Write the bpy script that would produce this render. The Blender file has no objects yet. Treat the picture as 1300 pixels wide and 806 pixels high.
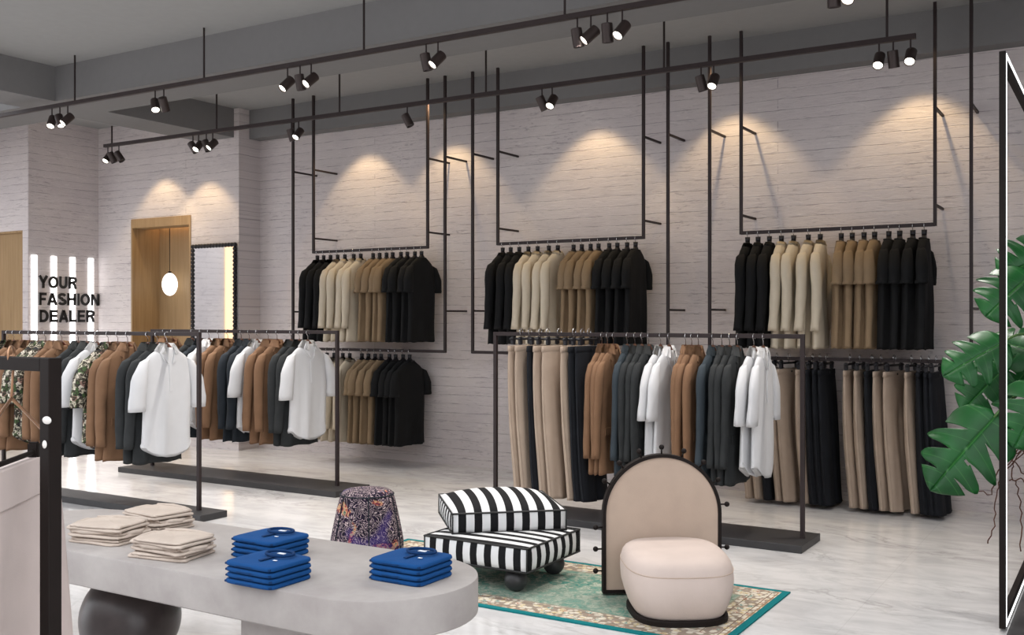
import bpy, bmesh, math, random
from mathutils import Vector, Matrix
R = math.radians
PI = math.pi
random.seed(7)
scn = bpy.context.scene
COL = scn.collection

# ------------------------------------------------------------------ materials
def srgb(r, g, b):
    f = lambda v: (v/255/12.92 if v/255 <= .04045 else ((v/255+.055)/1.055)**2.4)
    return (f(r), f(g), f(b), 1)

class NT:
    def __init__(s, name):
        s.m = bpy.data.materials.new(name); s.m.use_nodes = True
        s.t = s.m.node_tree; s.b = s.t.nodes['Principled BSDF']
    def n(s, typ, **kw):
        o = s.t.nodes.new(typ)
        for k, v in kw.items():
            if k in o.inputs: o.inputs[k].default_value = v
            else: setattr(o, k, v)
        return o
    def l(s, a, b): s.t.links.new(a, b)
    def coords(s, scale=(1, 1, 1), rot=(0, 0, 0), kind='Object', loc=(0, 0, 0)):
        tc = s.n('ShaderNodeTexCoord'); mp = s.n('ShaderNodeMapping')
        mp.inputs['Scale'].default_value = scale; mp.inputs['Rotation'].default_value = rot
        mp.inputs['Location'].default_value = loc
        s.l(tc.outputs[kind], mp.inputs['Vector']); return mp.outputs['Vector']
    def noise(s, vec, scale, detail=4, rough=.5, dist=0):
        o = s.n('ShaderNodeTexNoise'); s.l(vec, o.inputs['Vector'])
        o.inputs['Scale'].default_value = scale; o.inputs['Detail'].default_value = detail
        o.inputs['Roughness'].default_value = rough; o.inputs['Distortion'].default_value = dist
        return o
    def ramp(s, fac, stops, interp='LINEAR'):
        o = s.n('ShaderNodeValToRGB'); o.color_ramp.interpolation = interp
        e = o.color_ramp.elements
        while len(e) < len(stops): e.new(.5)
        for i, (p, c) in enumerate(stops):
            e[i].position = p; e[i].color = c if len(c) == 4 else (*c, 1)
        s.l(fac, o.inputs['Fac']); return o.outputs['Color']
    def mix(s, fac, a, b, mode='MIX'):
        o = s.n('ShaderNodeMix', data_type='RGBA', blend_type=mode)
        for sock, v in ((o.inputs[0], fac), (o.inputs[6], a), (o.inputs[7], b)):
            if hasattr(v, 'is_linked') or hasattr(v, 'links'): s.l(v, sock)
            else: sock.default_value = v
        return o.outputs[2]
    def math(s, op, a, b=0.0, c=0.0):
        o = s.n('ShaderNodeMath', operation=op)
        for i, v in enumerate((a, b, c)):
            if hasattr(v, 'links'): s.l(v, o.inputs[i])
            else: o.inputs[i].default_value = v
        return o.outputs[0]
    def bump(s, h, strength=.3, dist=.01):
        o = s.n('ShaderNodeBump'); o.inputs['Strength'].default_value = strength
        o.inputs['Distance'].default_value = dist; s.l(h, o.inputs['Height'])
        s.l(o.outputs['Normal'], s.b.inputs['Normal'])
    def color(s, c):
        if hasattr(c, 'links'): s.l(c, s.b.inputs['Base Color'])
        else: s.b.inputs['Base Color'].default_value = c
    def rough(s, v, spec=None, metal=None):
        s.b.inputs['Roughness'].default_value = v
        if spec is not None: s.b.inputs['Specular IOR Level'].default_value = spec
        if metal is not None: s.b.inputs['Metallic'].default_value = metal

M = {}
def fabric(name, c, var=.12, weave=260, rough=.9, fold=.0, sheen=.0):
    t = NT(name); v = t.coords()
    n = t.noise(v, 9, 3)
    c2 = tuple(min(1, x*(1+var)) for x in c[:3])+(1,); c1 = tuple(x*(1-var) for x in c[:3])+(1,)
    t.color(t.ramp(n.outputs['Fac'], [(.3, c1), (.7, c2)]))
    t.rough(rough, .25)
    w = t.noise(v, weave, 2)
    t.bump(w.outputs['Fac'], .25, .002)
    if sheen: t.b.inputs['Sheen Weight'].default_value = sheen
    M[name] = t.m
fabric('white_cotton', (.62, .62, .63, 1), .02)
fabric('camel_wool', srgb(124, 94, 71), .08)
fabric('charcoal_wool', srgb(46, 48, 49), .15)
fabric('navy_wool', srgb(38, 43, 49), .15)
fabric('slate_cotton', srgb(54, 62, 68), .10)
fabric('cream_linen', srgb(200, 188, 168), .05)
fabric('khaki_cotton', srgb(132, 112, 88), .07)
fabric('black_cotton', (.0075, .0078, .0085, 1), .15)
fabric('beige_chino', srgb(170, 152, 136), .05)
fabric('navy_chino', srgb(26, 28, 33), .15)
fabric('pink_linen', srgb(206, 191, 185), .04)
fabric('oatmeal_knit', srgb(188, 174, 162), .07, weave=180)
fabric('royal_blue', srgb(12, 68, 124), .05)
fabric('royal_blue_dark', srgb(10, 50, 94), .05)
fabric('cream_boucle', srgb(200, 184, 175), .03, weave=150)
fabric('taupe_fabric', srgb(186, 166, 150), .04, weave=200)

def plain(name, c, rough=.5, metal=0, spec=.5, nz=.0):
    t = NT(name)
    if nz:
        n = t.noise(t.coords(), 14, 4)
        t.color(t.ramp(n.outputs['Fac'], [(.3, tuple(x*(1-nz) for x in c[:3])+(1,)), (.7, tuple(x*(1+nz) for x in c[:3])+(1,))]))
    else: t.color(c)
    t.rough(rough, spec, metal); M[name] = t.m
plain('bronze_metal', srgb(48, 39, 39), .55, .1, .3, .08)
plain('black_metal', srgb(29, 23, 21), .6, .0, .15, .08)
plain('plinth_metal', srgb(58, 57, 58), .5, .2, .4, .1)
plain('black_plastic', (.012, .011, .014, 1), .45, 0, .4, .1)
plain('lamp_housing', srgb(58, 48, 46), .45, .3, .4, .05)
plain('chrome', (.7, .7, .72, 1), .2, 1)
plain('brass_wire', srgb(170, 130, 100), .35, .7)
plain('hanger_wood', srgb(96, 58, 44), .5, 0, .4, .2)
plain('stone_white', (.75, .72, .68, 1), .6, 0, .4, .1)
plain('dark_stone', srgb(58, 50, 49), .34, .1, .5, .25)
plain('foot_black', srgb(44, 44, 46), .45, 0, .5, .1)
plain('letter_black', (.012, .012, .013, 1), .4)
plain('plaster_grey', srgb(150, 150, 149), .9, 0, .2, .02)
plain('beam_grey', srgb(122, 121, 121), .9, 0, .2, .02)
plain('soil', (.03, .02, .012, 1), .95, 0, .2, .3)
plain('pot_grey', (.12, .12, .125, 1), .6, 0, .4, .1)
plain('stem_green', srgb(70, 104, 52), .5, 0, .4, .15)
plain('root_brown', srgb(92, 62, 50), .8, 0, .3, .2)
plain('moss_pole', srgb(110, 98, 98), .9, 0, .2, .3)
plain('piping_black', (.01, .01, .01, 1), .6)
plain('piping_white', (.7, .7, .7, 1), .7)
plain('label_white', (.78, .8, .85, 1), .5)

def emit(name, c, s):
    t = NT(name); t.color((0, 0, 0, 1)); t.b.inputs['Emission Color'].default_value = c
    t.b.inputs['Emission Strength'].default_value = s; M[name] = t.m
emit('led_white', (1, 1, 1, 1), 4.5)
emit('led_niche', (1, .62, .3, 1), 9)
emit('led_frame', (1, 1, 1, 1), 2.0)
emit('led_warm', (1, .66, .36, 1), 2.0)
emit('lens_on', (1, .93, .82, 1), 6)
emit('globe_white', (1, .96, .9, 1), 2.2)
plain('lens_off', (.04, .04, .045, 1), .2)

def mk_wall(name, axis):
    t = NT(name)
    g = t.n('ShaderNodeNewGeometry'); sp = t.n('ShaderNodeSeparateXYZ'); t.l(g.outputs['Position'], sp.inputs[0])
    cb = t.n('ShaderNodeCombineXYZ')
    t.l(sp.outputs['X' if axis == 'x' else 'Y'], cb.inputs[0]); t.l(sp.outputs['Z'], cb.inputs[1])
    # ragged courses: wobble the height a little
    mp = t.n('ShaderNodeMapping'); mp.inputs['Scale'].default_value = (1.3, 3, 1); t.l(cb.outputs[0], mp.inputs[0])
    wob = t.noise(mp.outputs[0], 2.0, 5, .6)
    wz = t.math('MULTIPLY_ADD', wob.outputs['Fac'], .035, sp.outputs['Z'])
    cb2 = t.n('ShaderNodeCombineXYZ'); t.l(sp.outputs['X' if axis == 'x' else 'Y'], cb2.inputs[0]); t.l(wz, cb2.inputs[1])
    br = t.n('ShaderNodeTexBrick'); t.l(cb2.outputs[0], br.inputs['Vector'])
    br.inputs['Scale'].default_value = 1; br.inputs['Brick Width'].default_value = 7.0
    br.inputs['Row Height'].default_value = .092; br.inputs['Mortar Size'].default_value = .0045
    br.inputs['Mortar Smooth'].default_value = .8; br.offset = .37
    br.inputs['Color1'].default_value = srgb(210, 202, 201); br.inputs['Color2'].default_value = srgb(201, 193, 192)
    br.inputs['Mortar'].default_value = srgb(140, 131, 135)
    mp3 = t.n('ShaderNodeMapping'); mp3.inputs['Scale'].default_value = (2.6, 16, 1); t.l(cb.outputs[0], mp3.inputs[0])
    fade = t.noise(mp3.outputs[0], 1.7, 5, .7)
    ff = t.ramp(fade.outputs['Fac'], [(.44, (1, 1, 1, 1)), (.58, (0, 0, 0, 1))])
    c = t.mix(t.math('MULTIPLY', ff, .92), br.outputs['Color'], srgb(206, 198, 197))
    mp4 = t.n('ShaderNodeMapping'); mp4.inputs['Scale'].default_value = (4.5, 30, 1); t.l(cb2.outputs[0], mp4.inputs[0])
    chip = t.noise(mp4.outputs[0], 1.5, 6, .7, .9)
    cf = t.ramp(chip.outputs['Fac'], [(.56, (0, 0, 0, 1)), (.63, (1, 1, 1, 1))])
    big = t.noise(cb.outputs[0], 1.3, 3); bf = t.ramp(big.outputs['Fac'], [(.40, (.15, .15, .15, 1)), (.6, (1, 1, 1, 1))])
    c = t.mix(t.math('MULTIPLY', t.math('MULTIPLY', cf, bf), .6), c, srgb(136, 126, 132))
    light = t.ramp(chip.outputs['Fac'], [(.34, (1, 1, 1, 1)), (.42, (0, 0, 0, 1))])
    c = t.mix(t.math('MULTIPLY', light, .45), c, srgb(232, 226, 222))
    cloud = t.noise(cb.outputs[0], 1.7, 3)
    c = t.mix(.14, c, t.ramp(cloud.outputs['Fac'], [(.35, srgb(172, 162, 168)), (.65, srgb(226, 216, 208))]))
    t.color(c); t.rough(.85, .25)
    h = t.math('MULTIPLY_ADD', t.math('MULTIPLY', br.outputs['Fac'], -1), .5, t.math('MULTIPLY', chip.outputs['Fac'], -1.2))
    t.bump(h, .45, .014); M[name] = t.m
mk_wall('brick_x', 'x'); mk_wall('brick_y', 'y')

def mk_floor():
    t = NT('white_marble')
    v = t.coords(scale=(1, 2.3, 1), rot=(0, 0, .15))
    n1 = t.noise(v, .9, 8, .62, 1.6)
    d = t.math('ABSOLUTE', t.math('SUBTRACT', n1.outputs['Fac'], .5))
    vein = t.ramp(d, [(0, (1, 1, 1, 1)), (.035, (0, 0, 0, 1))])
    n2 = t.noise(v, .7, 3); m = t.ramp(n2.outputs['Fac'], [(.45, (0, 0, 0, 1)), (.62, (1, 1, 1, 1))])
    n3 = t.noise(v, 2.6, 6, .6, .8)
    base = t.ramp(n3.outputs['Fac'], [(.35, srgb(198, 196, 196)), (.6, srgb(216, 214, 213))])
    c = t.mix(t.math('MULTIPLY', t.math('MULTIPLY', vein, m), .5), base, srgb(150, 146, 144))
    # large slab joints
    tc = t.coords(); br = t.n('ShaderNodeTexBrick'); t.l(tc, br.inputs['Vector']); br.offset = 0
    br.inputs['Brick Width'].default_value = 1.2; br.inputs['Row Height'].default_value = 1.2; br.inputs['Scale'].default_value = 1
    br.inputs['Mortar Size'].default_value = .0015
    c = t.mix(t.math('MULTIPLY', br.outputs['Fac'], .25), c, srgb(150, 147, 145))
    t.color(c); t.rough(.16, .5)
    M['white_marble'] = t.m
mk_floor()

def mk_concrete():
    t = NT('concrete'); v = t.coords()
    n = t.noise(v, 5, 6, .6); n2 = t.noise(v, 60, 4)
    c = t.ramp(n.outputs['Fac'], [(.3, srgb(154, 147, 144)), (.7, srgb(174, 168, 164))])
    t.color(c); t.rough(.55, .4); t.bump(n2.outputs['Fac'], .1, .003); M['concrete'] = t.m
mk_concrete()

def mk_wood(name, c1, c2):
    t = NT(name); v = t.coords(scale=(14, 14, .8), kind='Object')
    n = t.noise(v, 1.6, 6, .6, .5)
    t.color(t.ramp(n.outputs['Fac'], [(.3, c1), (.7, c2)])); t.rough(.5, .35)
    t.bump(n.outputs['Fac'], .08, .003); M[name] = t.m
mk_wood('oak_veneer', srgb(144, 118, 84), srgb(166, 138, 102))

def mk_stripe(name, axis, period, ph, duty=.49, sc=1):
    t = NT(name); tc = t.n('ShaderNodeTexCoord'); sp = t.n('ShaderNodeSeparateXYZ'); t.l(tc.outputs['Object'], sp.inputs[0])
    v = t.math('MULTIPLY_ADD', sp.outputs[axis], 1/period, ph)
    f = t.math('FRACT', v); k = t.math('LESS_THAN', f, duty)
    t.color(t.mix(k, (.68, .68, .68, 1), (.008, .008, .009, 1))); t.rough(.85, .2)
    n = t.noise(t.coords(), 240, 2); t.bump(n.outputs['Fac'], .2, .002); M[name] = t.m
mk_stripe('stripes_x', 'X', .0925, 20.24)
mk_stripe('stripes_y', 'Y', .0925, 20.25)

def mk_floral():
    t = NT('floral_print'); v = t.coords()
    vo = t.n('ShaderNodeTexVoronoi'); t.l(v, vo.inputs['Vector']); vo.inputs['Scale'].default_value = 26; vo.inputs['Randomness'].default_value = 1
    n = t.noise(v, 36, 3, .6, 1.2)
    sep = t.n('ShaderNodeSeparateColor'); t.l(vo.outputs['Color'], sep.inputs[0])
    c = t.ramp(sep.outputs[0], [(0, srgb(196, 190, 170)), (.32, srgb(74, 96, 62)), (.55, srgb(208, 200, 184)), (.72, srgb(38, 40, 46)), (.9, srgb(150, 120, 110))], 'CONSTANT')
    k = t.ramp(n.outputs['Fac'], [(.46, (0, 0, 0, 1)), (.52, (1, 1, 1, 1))])
    t.color(t.mix(k, c, srgb(64, 60, 52))); t.rough(.9, .2); M['floral_print'] = t.m
mk_floral()

def mk_pouf():
    t = NT('swirl_print'); v = t.coords()
    n = t.noise(v, 11, 1, .4, 3.0)
    wv = t.math('FRACT', t.math('MULTIPLY', n.outputs['Fac'], 6.5))
    base = t.ramp(wv, [(0, srgb(14, 10, 20)), (.42, srgb(30, 20, 44)), (.50, srgb(190, 168, 170)), (.62, srgb(196, 178, 172)), (.70, srgb(52, 26, 70)), (1, srgb(14, 10, 18))])
    b = t.noise(v, 6.5, 2, .5, .5); n2 = t.noise(v, 22, 1, .5, 2)
    blob = t.ramp(b.outputs['Fac'], [(.63, (0, 0, 0, 1)), (.66, (1, 1, 1, 1))])
    bc = t.ramp(n2.outputs['Fac'], [(.38, srgb(40, 24, 50)), (.46, srgb(140, 60, 66)), (.52, srgb(196, 120, 84)), (.6, srgb(196, 168, 130)), (.7, srgb(50, 90, 84))])
    c = t.mix(blob, base, bc)
    p = t.noise(v, 4.5, 1); pk = t.ramp(p.outputs['Fac'], [(.55, (0, 0, 0, 1)), (.64, (1, 1, 1, 1))])
    c = t.mix(t.math('MULTIPLY', pk, .55), c, srgb(62, 44, 120))
    t.color(c); t.rough(.8, .25)
    nb = t.noise(v, 150, 2); t.bump(nb.outputs['Fac'], .3, .003); M['swirl_print'] = t.m
mk_pouf()

RX0, RX1, RY0, RY1 = -4.20, -1.59, 4.455, 5.565
def mk_rug():
    t = NT('persian_rug'); tc = t.n('ShaderNodeTexCoord'); sp = t.n('ShaderNodeSeparateXYZ'); t.l(tc.outputs['Object'], sp.inputs[0])
    hx, hy = (RX1-RX0)/2, (RY1-RY0)/2
    dx = t.math('SUBTRACT', hx, t.math('ABSOLUTE', sp.outputs['X'])); dy = t.math('SUBTRACT', hy, t.math('ABSOLUTE', sp.outputs['Y']))
    d = t.math('MINIMUM', dx, dy)
    v = t.coords()
    nf = t.noise(v, 19, 6, .7, 1.0); nh = t.noise(v, 48, 3, .6, 1.4); nl = t.noise(v, 2.4, 3)
    field = t.ramp(nf.outputs['Fac'], [(.30, srgb(40, 84, 78)), (.42, srgb(84, 142, 128)), (.50, srgb(122, 140, 124)), (.58, srgb(182, 184, 168)), (.70, srgb(70, 122, 110))])
    field = t.mix(t.ramp(nl.outputs['Fac'], [(.4, (0, 0, 0, 1)), (.62, (.6, .6, .6, 1))]), field, srgb(134, 148, 134))
    field = t.mix(t.ramp(nh.outputs['Fac'], [(.56, (0, 0, 0, 1)), (.64, (.4, .4, .4, 1))]), field, srgb(72, 100, 94))
    vo = t.n('ShaderNodeTexVoronoi'); t.l(v, vo.inputs['Vector']); vo.inputs['Scale'].default_value = 30
    sc = t.n('ShaderNodeSeparateColor'); t.l(vo.outputs['Color'], sc.inputs[0])
    flw = t.ramp(sc.outputs[1], [(0, srgb(196, 176, 128)), (.3, srgb(208, 200, 184)), (.62, srgb(166, 118, 98)), (.75, srgb(212, 204, 188)), (.92, srgb(96, 140, 132))], 'CONSTANT')
    flw = t.mix(t.ramp(nh.outputs['Fac'], [(.45, (0, 0, 0, 1)), (.55, (1, 1, 1, 1))]), flw, srgb(212, 204, 188))
    flw = t.mix(t.ramp(vo.outputs['Distance'], [(.45, (0, 0, 0, 1)), (.6, (1, 1, 1, 1))]), flw, srgb(150, 136, 122))
    k = t.math('GREATER_THAN', d, .20)
    c = t.mix(k, flw, field)
    for lo, hi, cc in ((.045, .052, srgb(150, 120, 90)), (.20, .212, srgb(150, 144, 128)), (.075, .08, srgb(120, 96, 80)), (.165, .170, srgb(120, 96, 80))):
        kk = t.math('MULTIPLY', t.math('GREATER_THAN', d, lo), t.math('LESS_THAN', d, hi)); c = t.mix(kk, c, cc)
    c = t.mix(t.math('LESS_THAN', d, .038), c, srgb(24, 112, 116))
    t.color(c); t.rough(.95, .1)
    nb = t.noise(v, 190, 2); t.bump(nb.outputs['Fac'], .4, .004); M['persian_rug'] = t.m
mk_rug()

def mk_leaf():
    t = NT('leaf_green'); v = t.coords()
    n = t.noise(v, 5, 3)
    at = t.n('ShaderNodeUVMap'); sp = t.n('ShaderNodeSeparateXYZ'); t.l(at.outputs[0], sp.inputs[0])
    # pale veins: midrib and side veins from the uv layout (u along, v across)
    av = t.math('ABSOLUTE', t.math('SUBTRACT', sp.outputs['Y'], .5))
    mid = t.math('LESS_THAN', av, .012)
    sv = t.math('FRACT', t.math('MULTIPLY', sp.outputs['X'], 7)); svk = t.math('LESS_THAN', t.math('ABSOLUTE', t.math('SUBTRACT', sv, .5)), .035)
    c = t.ramp(n.outputs['Fac'], [(.3, srgb(10, 60, 24)), (.7, srgb(24, 92, 38))])
    c = t.mix(t.math('MULTIPLY', t.math('MAXIMUM', mid, t.math('MULTIPLY', svk, .45)), .4), c, srgb(84, 146, 76))
    t.color(c); t.rough(.42, .35); M['leaf_green'] = t.m
mk_leaf()

t = NT('mirror_glass'); t.color((.86, .87, .88, 1)); t.rough(.03, .5, 1); M['mirror_glass'] = t.m

# ------------------------------------------------------------------ mesh helpers
def link(name, me, mat, parent=None, smooth=False):
    if isinstance(me, bmesh.types.BMesh):
        b = me; me = bpy.data.meshes.new(name); b.to_mesh(me); b.free()
    o = bpy.data.objects.new(name, me); COL.objects.link(o)
    if mat is not None and not me.materials:
        for mm in (mat if isinstance(mat, (list, tuple)) else [mat]): me.materials.append(M[mm])
    if smooth:
        for p in me.polygons: p.use_smooth = True
    if parent: o.parent = parent
    return o
def empty(name, loc=(0, 0, 0), rz=0):
    o = bpy.data.objects.new(name, None); COL.objects.link(o); o.location = loc; o.rotation_euler = (0, 0, rz)
    o.empty_display_size = .1; return o
def tag(o, label=None, cat=None, group=None, kind=None):
    if label: o['label'] = label
    if cat: o['category'] = cat
    if group: o['group'] = group
    if kind: o['kind'] = kind
    return o
def kids(o): return [c for c in bpy.data.objects if c.parent == o]
KC = {}
def copy_tree(o, parent=None):
    c = o.copy(); COL.objects.link(c)
    for k in ('group', 'label'):
        if k in c and parent is None: del c[k]
    if parent: c.parent = parent
    if o.name not in KC: KC[o.name] = kids(o)
    for ch in KC[o.name]: copy_tree(ch, c)
    return c
def box(bm, x0, x1, y0, y1, z0, z1):
    vs = [bm.verts.new((x, y, z)) for z in (z0, z1) for y in (y0, y1) for x in (x0, x1)]
    for f in ((0, 2, 3, 1), (4, 5, 7, 6), (0, 1, 5, 4), (2, 6, 7, 3), (0, 4, 6, 2), (1, 3, 7, 5)):
        bm.faces.new([vs[i] for i in f])
def bbox(name, dims, mat, parent=None, bev=0, seg=2):
    bm = bmesh.new(); box(bm, *dims)
    if bev: bmesh.ops.bevel(bm, geom=bm.edges[:], offset=bev, segments=seg, affect='EDGES', profile=.5)
    return link(name, bm, mat, parent)
def cyl(bm, p0, p1, r0, r1=None, n=16, cap=True):
    p0, p1 = Vector(p0), Vector(p1); r1 = r0 if r1 is None else r1
    d = (p1-p0).normalized(); a = d.orthogonal().normalized(); b = d.cross(a)
    rings = []
    for p, r in ((p0, r0), (p1, r1)):
        rings.append([bm.verts.new(p+a*r*math.cos(2*PI*i/n)+b*r*math.sin(2*PI*i/n)) for i in range(n)])
    for i in range(n):
        j = (i+1) % n; bm.faces.new((rings[0][i], rings[0][j], rings[1][j], rings[1][i]))
    if cap: bm.faces.new(rings[0][::-1]); bm.faces.new(rings[1])
def tube(bm, pts, r, n=8, closed=False):
    pts = [Vector(p) for p in pts]; m = len(pts); rings = []; prev = None
    for i, p in enumerate(pts):
        if closed: d = pts[(i+1) % m]-pts[i-1]
        else: d = pts[min(i+1, m-1)]-pts[max(i-1, 0)]
        d.normalize()
        if prev is None: a = d.orthogonal().normalized()
        else:
            a = prev-d*prev.dot(d)
            a = a.normalized() if a.length > 1e-6 else d.orthogonal().normalized()
        prev = a; b = d.cross(a); rr = r[i] if isinstance(r, (list, tuple)) else r
        rings.append([bm.verts.new(p+a*rr*math.cos(2*PI*k/n)+b*rr*math.sin(2*PI*k/n)) for k in range(n)])
    rng = range(m) if closed else range(m-1)
    for i in rng:
        A, B = rings[i], rings[(i+1) % m]
        for k in range(n):
            l = (k+1) % n; bm.faces.new((A[k], A[l], B[l], B[k]))
    if not closed: bm.faces.new(rings[0][::-1]); bm.faces.new(rings[-1])
def rings_mesh(rings, cap0=True, cap1=True):
    bm = bmesh.new(); V = [[bm.verts.new(p) for p in r] for r in rings]; n = len(rings[0])
    for A, B in zip(V, V[1:]):
        for i in range(n):
            j = (i+1) % n; bm.faces.new((A[i], A[j], B[j], B[i]))
    if cap0: bm.faces.new(V[0][::-1])
    if cap1: bm.faces.new(V[-1])
    bmesh.ops.recalc_face_normals(bm, faces=bm.faces[:])
    return bm
def sph(bm, c, r, u=16, v=10, sz=1):
    g = bmesh.ops.create_uvsphere(bm, u_segments=u, v_segments=v, radius=r)
    for q in g['verts']: q.co.z *= sz; q.co += Vector(c)
def lerp_rows(rows, z):
    for a, b in zip(rows, rows[1:]):
        if z >= b[0]:
            t = (z-a[0])/(b[0]-a[0]); t = max(0, min(1, t))
            return [p+(q-p)*t for p, q in zip(a, b)]
    return list(rows[-1])
ORD = ['first', 'second', 'third', 'fourth', 'fifth', 'sixth', 'seventh', 'eighth', 'ninth', 'tenth', 'eleventh', 'twelfth', 'thirteenth', 'fourteenth', 'fifteenth', 'sixteenth']

# ------------------------------------------------------------------ room shell
CZ, BZ = 3.91, 3.58
def struct(name, dims, mat): return tag(bbox(name, dims, mat), kind='structure')
struct('floor', (-13.6, 4.2, -4.2, 8.9, -.12, 0), 'white_marble')
bm = bmesh.new(); box(bm, -9.40, 4.2, 2.9, 8.9, CZ, CZ+.15); box(bm, -13.6, -9.40, 5.8, 8.9, CZ, CZ+.15)  # unseen front and left parts left open to let daylight in
tag(link('ceiling', bm, 'plaster_grey'), kind='structure')
struct('wall_back', (-8.71, 4.2, 8.68, 8.9, 0, CZ), 'brick_x')
struct('wall_left', (-13.7, -13.5, 2.0, 7.4, 0, CZ), 'brick_y')
struct('wall_front_unseen', (-13.7, 4.2, -4.4, -4.2, 0, CZ), 'brick_x')  # unseen, added behind the camera to cut daylight coming in level
struct('wall_right', (4.0, 4.2, 1.5, 8.9, 0, CZ), 'brick_y')
# door wall (front face y=8.35) with the oak lined niche between x -10.56 and -9.50
bm = bmesh.new()
box(bm, -9.50, -8.71, 8.35, 8.9, 0, CZ); box(bm, -11.25, -10.56, 8.35, 8.9, 0, CZ); box(bm, -10.56, -9.50, 8.35, 8.9, 2.73, CZ); box(bm, -10.56, -9.50, 8.80, 8.9, 0, 2.73)
tag(link('wall_niche', bm, 'brick_x'), kind='structure')
# block that carries the lettering (faces +x) and the wall left of it (faces the camera)
tag(bbox('wall_lettering', (-11.30, -11.2, 7.39, 8.9, 0, CZ), 'brick_y'), kind='structure')
bm = bmesh.new(); box(bm, -11.32, -11.20, 7.385, 7.60, 0, CZ); box(bm, -13.6, -11.32, 7.385, 7.6, 2.55, CZ); box(bm, -13.6, -12.5, 7.385, 7.6, 0, 2.55)
bm.free()
bm = bmesh.new(); box(bm, -13.6, -11.205, 7.386, 7.60, 2.56, CZ); box(bm, -13.6, -12.45, 7.386, 7.60, 0, 2.56); box(bm, -11.31, -11.205, 7.386, 7.6, 0, 2.56)
tag(link('wall_entry', bm, 'brick_x'), kind='structure')
# oak door in that wall
d = empty('door_1', (-11.88, 7.42, 0)); tag(d, kind='structure')
bbox('door_panel', (-.57, .555, 0, .05, 0, 2.55), 'oak_veneer', d)
bbox('door_frame', (.545, .57, -.03, .02, 0, 2.56), 'oak_veneer', d)
bbox('door_frame', (-.57, .545, -.03, .02, 2.535, 2.56), 'oak_veneer', d)
# oak lining of the niche
d = empty('door_2', (-10.03, 8.35, 0)); tag(d, kind='structure')
bbox('door_frame', (-.53, -.505, -.012, .43, 0, 2.73), 'oak_veneer', d)
bbox('door_frame', (.505, .53, -.012, .43, 0, 2.73), 'oak_veneer', d)
bbox('door_frame', (-.505, .505, -.012, .22, 2.62, 2.73), 'oak_veneer', d)
bbox('door_panel', (-.505, .505, .40, .43, 0, 2.73), 'oak_veneer', d)
# warm strip hidden in the head of the niche
bbox('light_strip', (-.47, .47, .34, .36, 2.69, 2.705), 'led_niche', d)
# beams
struct('trim_1', (-8.78, 4.2, 6.07, 6.65, BZ, CZ), 'beam_grey')
struct('trim_2', (-13.6, -9.32, 6.07, 6.65, BZ, CZ), 'beam_grey')
struct('trim_3', (-9.32, -8.78, 2.6, 8.36, BZ, CZ), 'beam_grey')
struct('trim_4', (-8.71, 4.2, 8.50, 8.70, BZ, CZ), 'beam_grey')
struct('trim_5', (-8.86, -8.70, 8.34, 8.50, 0.1, CZ), 'brick_x')
struct('baseboard_back', (-8.71, 4.0, 8.655, 8.69, 0, .10), 'brick_x')
struct('baseboard_niche', (-9.50, -8.69, 8.325, 8.36, 0, .10), 'brick_x')

# ------------------------------------------------------------------ lettering wall: four light strips and the black letters
for i, y in enumerate((7.459, 7.718, 7.977, 8.236)):
    o = bbox('light_strip', (-11.2, -11.185, y-.033, y+.033, .0, 2.262), 'led_white')
    tag(o, ['white vertical light strip left of the black letters, nearest the oak door', 'white vertical light strip running behind the letter O of YOUR', 'white vertical light strip running behind the letter R of YOUR', 'white vertical light strip at the wall corner, behind the end of FASHION'][i], 'light strip', 'light strips on the lettering wall')
sign = empty('wall_lettering_sign', (-11.18, 7.5, 1.46)); tag(sign, 'black raised letters reading YOUR FASHION DEALER on the brick wall', 'sign')
def arc(cx, cy, rx, ry, a0, a1, n=14): return [(cx+rx*math.cos(R(a0+(a1-a0)*i/n)), cy+ry*math.sin(R(a0+(a1-a0)*i/n))) for i in range(n+1)]
T_ = .215   # stroke weight of the bold sans capitals, cap height 1
h_ = T_/2
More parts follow.
